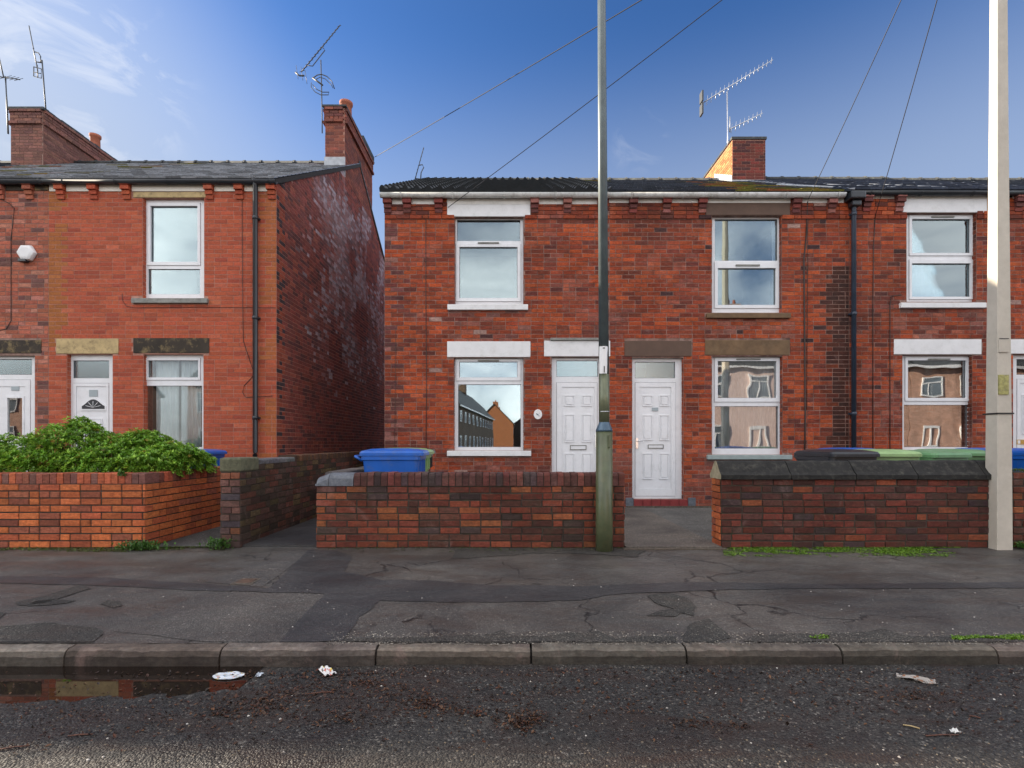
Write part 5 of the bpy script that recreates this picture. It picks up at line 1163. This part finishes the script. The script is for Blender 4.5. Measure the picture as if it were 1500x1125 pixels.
def ex_a(a, o, A, B, D, db):
    P = lambda px, py: (X(px, D), D - .03, Z(py, D)); mb = MB()
    mb.tube([P(52, 77), P(58, 79), P(61, 84), P(61, 92)], .014, 6); mb.tube([P(55, 92), P(62, 93)], .014, 6)
    mb.tube([P(51, 99), P(51, 113), P(62, 116), P(62, 102), P(51, 99)], .012, 6); mb.tube([P(56, 96), P(57, 115)], .012, 6); mb.tube([P(51, 107), P(62, 109)], .010, 6); mb.build('reflector', M['metal_d'], a)
aerial('thin dark aerial pointing steeply up on the big left chimney', 13.6, [(61.5, 88), (64, 120), (68, 172)], ((57, 106), (44, 39)), 1, .05, 'metal_d', ex_a, .016)
def ex_b(a, o, A, B, D, db):
    P = lambda px, py: (X(px, D), D - .03, Z(py, D)); mb = MB(); mb.tube([P(7, 114), P(0, 84), P(-3, 76)], .014, 6); mb.tube([P(-18, 108), P(7, 115)], .014, 6); mb.build('second_boom', M['metal_d'], a)
aerial('dark cross-shaped aerial on a pole left of the big left chimney', 12.9, [(8, 112), (10, 150), (12, 196)], ((8, 114), (31, 118)), 4, .30, 'metal_d', ex_b, .018)
def ex_c(a, o, A, B, D, db):
    P = lambda px, py: (X(px, D), D - .03, Z(py, D)); mb = MB(); mb.tube([P(614, 243), P(619, 242), P(621, 246), P(617, 254), P(616, 270)], .014, 6); mb.tube([P(608, 262), P(616, 263)], .012, 6); mb.build('cradle', M['metal_d'], a)
aerial('small dark aerial sticking up behind the tiled roof at the end of the right row', 14.4, [(617, 252), (616, 275)], ((607, 268), (621, 217)), 9, .07, 'metal_d', ex_c, .012)

# ================================================================== PLANTS
def leafmat(name, lo, hi):
    m, n, l, b = newmat(name); a = n.new('ShaderNodeAttribute'); a.attribute_name = 'Col'
    l.new(a.outputs['Color'], b.inputs['Base Color']); b.inputs['Roughness'].default_value = .42; b.inputs['Subsurface Weight'].default_value = 0
    out = n['Material Output']; t = n.new('ShaderNodeBsdfTranslucent'); l.new(a.outputs['Color'], t.inputs[0]); ms = n.new('ShaderNodeMixShader'); ms.inputs[0].default_value = .3
    l.new(b.outputs[0], ms.inputs[1]); l.new(t.outputs[0], ms.inputs[2]); l.new(ms.outputs[0], out.inputs['Surface']); return m
M['leaf'] = leafmat('shrub_leaf', 0, 0)
def leaf(mb, p, d, s, w, c, m=0):
    d = d.normalized(); side = d.cross(VZ)
    if side.length < .1: side = VX.copy()
    side.normalize(); up = side.cross(d)
    a = p; b = p + d * s * .5 + side * w * .5 + up * s * .08; t = p + d * s; e = p + d * s * .5 - side * w * .5 + up * s * .08
    mb.face([a, b, t, e], m, c)
def shrub(label, blobs, n, loc, seed):
    random.seed(seed); r = root('garden_shrub', label, 'shrub', loc, 0, 'evergreen shrubs behind the planter wall')
    mb = MB(); tot = sum(b[3] * b[4] for b in blobs)
    for (bx, by, bz, rx, rzz, ry) in blobs:
        for _ in range(int(n * rx * rzz / tot)):
            # sprig: rosette of leaves at a point near the outside of the blob
            v = Vector((random.gauss(0, 1), random.gauss(0, 1), random.gauss(0, 1))).normalized()
            if v.z < -.35: v.z = abs(v.z)
            sh = .78 + .26 * random.random() + .16 * noise.noise(Vector((v.x * 2.4 + bx * 3, v.y * 2.4, v.z * 2.4 + seed)))
            if rnd() < .25: sh *= .82
            p = Vector((bx + v.x * rx * sh, by + v.y * ry * sh, bz + v.z * rzz * sh))
            if p.z < .62: continue
            if p.y < 5.85 and p.z < .84: continue
            k = .8 + 1.1 * rnd(); base = (.11 * k, .23 * k, .022 * k) if rnd() < .6 else ((.21 * k, .34 * k, .04 * k) if rnd() < .93 else (.22 * k, .17 * k, .03 * k))
            ax = (v + Vector((0, 0, .7)) + Vector((random.gauss(0, .35), random.gauss(0, .35), random.gauss(0, .25)))).normalized()
            t1 = ax.cross(Vector((.3, .9, .1))).normalized(); t2 = ax.cross(t1); ph = rnd() * 6
            for q in range(6):
                an = ph + q * 1.047 + rnd() * .3; d = (t1 * math.cos(an) + t2 * math.sin(an)) * .9 + ax * (.25 + .5 * rnd()); s = .034 + .02 * rnd()
                leaf(mb, p, d, s, s * .45, base)
    mb.build('foliage', M['leaf'], r)
    sb = MB()
    for (bx, by, bz, rx, rzz, ry) in blobs:
        for q in range(9):
            v = Vector((random.gauss(0, .6), random.gauss(0, .6), 1)).normalized(); sb.tube([(bx + random.gauss(0, .06), by, 0), (bx + v.x * rx * .4, by + v.y * ry * .4, bz * .7), (bx + v.x * rx * .9, by + v.y * ry * .9, bz + rzz * .75 * v.z)], .014, 5, r2=.004)
    sb.build('stems', plain('shrub_stem', (.09, .06, .035), .9), r)
    # soil-dark litter below the leaves
    return r
def BL(px, py, D, rx, rz_, ry): return (X(px, D), D, Z(py, D), rx, rz_, ry)
shrub('larger, taller leafy green shrub behind the orange brick planter wall, at the left edge', [BL(25, 682, 6.5, .60, .36, .55), BL(112, 668, 6.45, .52, .42, .5), BL(70, 690, 6.15, .6, .28, .3), BL(-60, 680, 6.5, .6, .4, .5), BL(165, 688, 6.15, .45, .3, .30), BL(165, 672, 6.5, .30, .30, .4), BL(20, 694, 6.05, .6, .24, .2), BL(110, 694, 6.05, .5, .24, .2), BL(120, 640, 6.5, .2, .22, .2)], 7600, (-5.9, 6.4, 0), 3)
shrub('lower leafy green shrub at the corner of the planter wall, under a window', [BL(205, 672, 6.5, .40, .35, .42), BL(250, 680, 6.4, .38, .26, .38), BL(215, 690, 6.15, .42, .24, .3), BL(282, 684, 6.6, .24, .20, .35)], 4600, (-4.6, 6.4, 0), 4)
random.seed(11)
def weed(label, c, n, rad, hgt, name='weed', col=(.07, .16, .03)):
    mb = MB(); c = Vector(c)
    for _ in range(n):
        p = c + Vector((random.gauss(0, rad), random.gauss(0, rad * .35), rnd() * hgt)); k = .6 + .8 * rnd()
        d = Vector((random.gauss(0, 1), random.gauss(0, .8) - .3, .5 + rnd())); leaf(mb, p, d, .03 + .03 * rnd(), .014 + .012 * rnd(), tuple(a * k for a in col))
    return tag(mb.build(name, M['leaf'], None), label, 'plant', 'weeds at the wall foot')
weed('clump of green weeds at the corner of the orange brick planter wall', (-3.98, 5.5, pz(5.5)), 420, .11, .07)
weed('small weeds at the foot of the near end of the passage wall', (-3.17, 5.53, pz(5.5)), 200, .07, .10)
weed('green weeds growing at the foot of the concrete pole', (5.62, 5.56, pz(5.5)), 260, .10, .06)
weed('tiny plant hanging over the top of the orange brick planter wall', (X(180, 5.6), 5.585, .775), 50, .02, .05)
# moss strips (real tiny blades)
def moss(name, pts, n, hgt=.012, ground=G, yclip=5.6, cols=((.12, .25, .012), (.08, .16, .01), (.17, .28, .02)), label='bright green moss', spread=1):
    mb = MB()
    for (a, b, ya_, yb_, cnt) in pts:
        for _ in range(int(cnt * n)):
            px = a + (b - a) * rnd(); t = rnd(); py = ya_ + (yb_ - ya_) * t
            p = ground(px, py)
            if .8 * vn(p.x, p.y * 3, 1, 3.5) + .4 * vn(p.x, p.y, 1, 14) + .35 * (1 - 2 * abs(t - .4)) < .02 + .25 * max(0, t - .5): continue
            if p.y > yclip: p.y = yclip - rnd() * .02
            k = .6 + rnd() * .8; c = tuple(x * k for x in cols[int(rnd() * 3)]); s = .007 + rnd() * .011
            d = Vector((random.gauss(0, 1), random.gauss(0, 1), .8)).normalized(); leaf(mb, p + VZ * rnd() * .004, d, s, s * .8, c)
    o = mb.build(name, M['leaf'], None); tag(o, label, 'moss', None, 'stuff'); return o
moss('moss', [(1060, 1400, 799, 816, 1), (1090, 1240, 801, 812, .5), (1280, 1370, 801, 811, .4)], 9500, label='strip of bright green moss on the pavement below the dark right-hand wall')
moss('moss', [(0, 235, 802, 809, .8), (215, 330, 790, 806, .8)], 4200, cols=((.06, .085, .01), (.05, .06, .015), (.09, .13, .02)), label='dull moss and algae along the foot of the orange brick planter wall')
moss('moss', [(1395, 1500, 931, 939, 1), (1180, 1215, 932, 938, .15)], 1700, label='green moss line on the kerb edge at the right', spread=1)
moss('moss', [(480, 930, 800, 809, 1), (920, 1060, 797, 806, .4)], 1700, cols=((.05, .07, .012), (.04, .045, .015), (.07, .1, .015)), label='thin dark moss along the foot of the middle garden wall')
mb = MB()
for _ in range(2600):
    x = 5.52 + rnd() * 3.6; y = 5.63 + rnd() * .21; leaf(mb, Vector((x, y, .826 + rnd() * .02)), Vector((random.gauss(0, 1), random.gauss(0, 1), 1)), .02 + rnd() * .02, .01, tuple(a * (.6 + rnd() * .7) for a in (.07, .13, .015)))
tag(mb.build('wall_top_moss', M['leaf'], None), 'green moss and grass growing on top of the wall right of the concrete pole', 'moss', None, 'stuff')

# ================================================================== LITTER, LEAVES, STONES
def on_road(px, py): p = GR(px, py); p.z = road_z(p.x, p.y); return p
random.seed(5)
mb = MB()
clumps = [(250, 735 + 300, 60, 12, 60)]
def scatter(cl, m, sizes, cols, flat=.4, rad=1):
    for (px, py, sx, sy, n) in cl:
        for _ in range(n):
            x, y = random.gauss(px, sx), random.gauss(py, sy)
            if y < 980 or y > 1120: continue
            p = on_road(x, y); p.z = max(p.z, -.159) + .003; k = .5 + rnd() * .9
            c = tuple(a * k for a in random.choice(cols)); s = sizes[0] + rnd() * (sizes[1] - sizes[0])
            d = Vector((random.gauss(0, 1), random.gauss(0, 1), random.gauss(.15, flat))).normalized(); leaf(m, p, d, s, s * (.35 + .4 * rnd()), c)
scatter([(455, 995, 55, 8, 260), (445, 1015, 40, 7, 240), (380, 1030, 45, 12, 200), (340, 1045, 30, 5, 140), (110, 1078, 25, 4, 40), (590, 1015, 30, 10, 120), (640, 1038, 22, 5, 140), (690, 1045, 14, 4, 70), (755, 1055, 20, 12, 200), (785, 1050, 8, 4, 60), (565, 1030, 30, 12, 100), (1020, 1060, 25, 5, 90), (1085, 1065, 10, 4, 50), (1330, 1035, 60, 14, 110), (1450, 995, 60, 6, 120), (550, 985, 50, 4, 140), (1100, 1010, 260, 25, 260), (30, 1095, 20, 5, 40), (1430, 1060, 60, 20, 90), (210, 1060, 80, 15, 90), (750, 1010, 420, 20, 900), (700, 1050, 350, 22, 500), (330, 1040, 120, 22, 350), (900, 1000, 200, 12, 300), (1280, 1010, 150, 20, 300), (385, 1032, 18, 6, 160), (505, 1052, 25, 5, 120), (620, 1030, 15, 4, 110), (770, 1060, 12, 6, 160), (540, 1000, 14, 4, 110), (1340, 1020, 20, 5, 120), (60, 1040, 60, 12, 90), (520, 984, 200, 3, 260), (1200, 984, 260, 3, 260)], mb, (.008, .026), [(.06, .028, .016), (.09, .035, .018), (.04, .024, .016), (.13, .06, .025), (.03, .02, .014)])
tag(mb.build('leaf_litter', M['leaf'], None), 'wet brown leaf and bark fragments scattered over the road', 'leaf litter', None, 'stuff')
mb = MB()
def stone(p, r, c):
    k = len(mb.v); q = [Vector((1, 0, 0)), Vector((0, 1, 0)), Vector((-1, 0, 0)), Vector((0, -1, 0)), Vector((0, 0, 1)), Vector((.6, .6, .6))]
    j = [Vector((a.x * (.7 + rnd() * .6), a.y * (.7 + rnd() * .6), a.z * .7)) * r + p for a in q[:5]]
    for a, b in ((0, 1), (1, 2), (2, 3), (3, 0)): mb.face([j[a], j[b], j[4]], 0, c)
for _ in range(2400):
    px, py = -50 + rnd() * 1600, 978 + 145 * rnd() ** 1.4
    p = on_road(px, py); g = .25 + rnd() * .3
    if p.z < -.157: continue
    br = rnd() < .022; c = (.5, .47, .42) if br else random.choice([(.12, .11, .10), (.17, .15, .13), (.08, .075, .07), (.2, .16, .11)]); stone(p, .0022 + rnd() * .0036 + (.002 if br else 0), c)
for _ in range(2600):
    px = 480 + rnd() * 1020; py = 926 + 20 * rnd(); p = G(px, py); c = random.choice([(.2, .18, .15), (.12, .11, .1), (.35, .32, .27)]); p.y = max(p.y, 3.06); p.z = pz(p.y) + .003; stone(p, .002 + rnd() * .0045, c)
for _ in range(160):
    px = 100 + rnd() * 1380; py = 815 + 110 * rnd(); p = G(px, py); stone(p + VZ * .004, .003 + rnd() * .004, random.choice([(.45, .42, .38), (.2, .18, .16)]))
tag(mb.build('gravel', M['brick'], None), 'loose small stones and grit on the road and pavement', 'gravel', None, 'stuff')
# litter
def crumple(name, label, px, py, w, d, cols, seed, hgt=.02, ang=0, oval=False, n=14):
    random.seed(seed); mb = MB(); c = on_road(px, py); c.z = max(c.z, -.1595) + .004; ca, sa = math.cos(ang), math.sin(ang); g = []
    for j in range(n + 1):
        for i in range(n + 1):
            u, v = i / n * 2 - 1, j / n * 2 - 1
            if oval: v *= (1 - u * u) ** .5 * .98 + .02
            x, y = u * w / 2, v * d / 2
            z = hgt * (.5 + noise.noise(Vector((u * 1.7 + seed, v * 1.7, 0)))) * (1.0 if not oval else .6) + hgt * .18 * noise.noise(Vector((u * 5, v * 5 + seed, 0)))
            if not oval: x *= 1 + .2 * noise.noise(Vector((v * 2, seed, 0))); y *= 1 + .3 * noise.noise(Vector((u * 1.2, seed, 3)))
            mb.v.append((c.x + x * ca - y * sa, c.y + x * sa + y * ca, c.z + max(0, z)))
    for j in range(n):
        for i in range(n):
            a = j * (n + 1) + i; u, v = (i + .5) / n * 2 - 1, (j + .5) / n * 2 - 1; t = noise.noise(Vector((u * 3.1 + seed, v * 3.1, 2)))
            c_ = cols[0] if t < .16 else cols[1 + int(rnd() * (len(cols) - 1))]
            mb.f.append((a, a + 1, a + n + 2, a + n + 1)); mb.m.append(0); mb.c.append(c_); mb.sm.append(False)
    m, nn, ll, bb = newmat(name + '_print'); at = nn.new('ShaderNodeAttribute'); at.attribute_name = 'Col'; ll.new(at.outputs['Color'], bb.inputs['Base Color']); bb.inputs['Roughness'].default_value = .3
    return tag(mb.build(name, m, None, solid=.001), label, 'litter', 'litter in the gutter')
crumple('flat_wrapper', 'flat oval printed wrapper lying at the right end of the puddle', 335, 988, .172, .095, [(.62, .66, .70), (.6, .45, .12), (.25, .35, .5), (.55, .3, .3), (.15, .2, .18)], 4, .012, R_(3), True, 22)
crumple('crumpled_wrapper', 'crumpled white and yellow wrapper lying by the kerb', 478, 983, .125, .06, [(.70, .68, .66), (.65, .5, .08), (.5, .12, .08), (.15, .12, .1)], 9, .022, R_(-42), n=8)
crumple('paper_scrap', 'small pale scrap of plastic between the two wrappers', 380, 987, .03, .045, [(.5, .55, .6), (.42, .46, .5)], 2, .01, 0, n=6)
crumple('rag_scrap', 'grey torn rag with brown leaves near the kerb at the right', 1342, 997, .17, .04, [(.36, .33, .3), (.25, .11, .05), (.12, .09, .07)], 6, .02, R_(-28))
crumple('white_scrap', 'small white crumpled scrap on the road at the right', 1399, 1075, .03, .025, [(.75, .74, .7), (.6, .6, .55)], 3, .02, 0, n=5)
mb = MB()
for (px, py, L, a) in ((1380, 1079, .15, 3), (1335, 1066, .06, -30), (730, 1008, .03, 20), (118, 1078, .10, 8), (1428, 1051, .04, -30), (20, 1096, .11, 15), (470, 1015, .13, 10)):
    p = on_road(px, py); d = Vector((math.cos(R_(a)), math.sin(R_(a)), 0)); t = MB(); t.tube([p - d * L / 2 + VZ * .004, p + VZ * .007, p + d * L / 2 + VZ * .004], .003, 5)
    tag(t.build('twig', M['twig'] if px != 1335 else M['stone_y'], None), {1380: 'thin reddish twig beside the small white scrap', 1335: 'short pale straw on the road at the right', 730: 'tiny twig in the middle of the road near the kerb', 118: 'reddish bark strip on the left part of the road', 1428: 'short twig near the right edge of the road', 20: 'dark twig at the bottom left of the road', 470: 'brown twig on the leaf pile below the crumpled wrapper'}[px], 'twig', 'twigs on the road')
# stop-tap cover
cv = root('stop_tap_cover', 'small square brown water cover set in the pavement on the left', 'cover', G(361, 852))
g = G(361, 852); mb = MB(); mb.box(g.x - .09, g.x + .09, g.y - .09, g.y + .09, g.z - .02, g.z + .007); mb.build('cover_frame', M['kerb'], cv, bevel=.004)
mb = MB(); mb.box(g.x - .065, g.x + .065, g.y - .065, g.y + .065, g.z, g.z + .010); mb.build('lid', plain('rusty_iron', (.09, .05, .03), .7, .4, 30, bmp=.6), cv, bevel=.004)
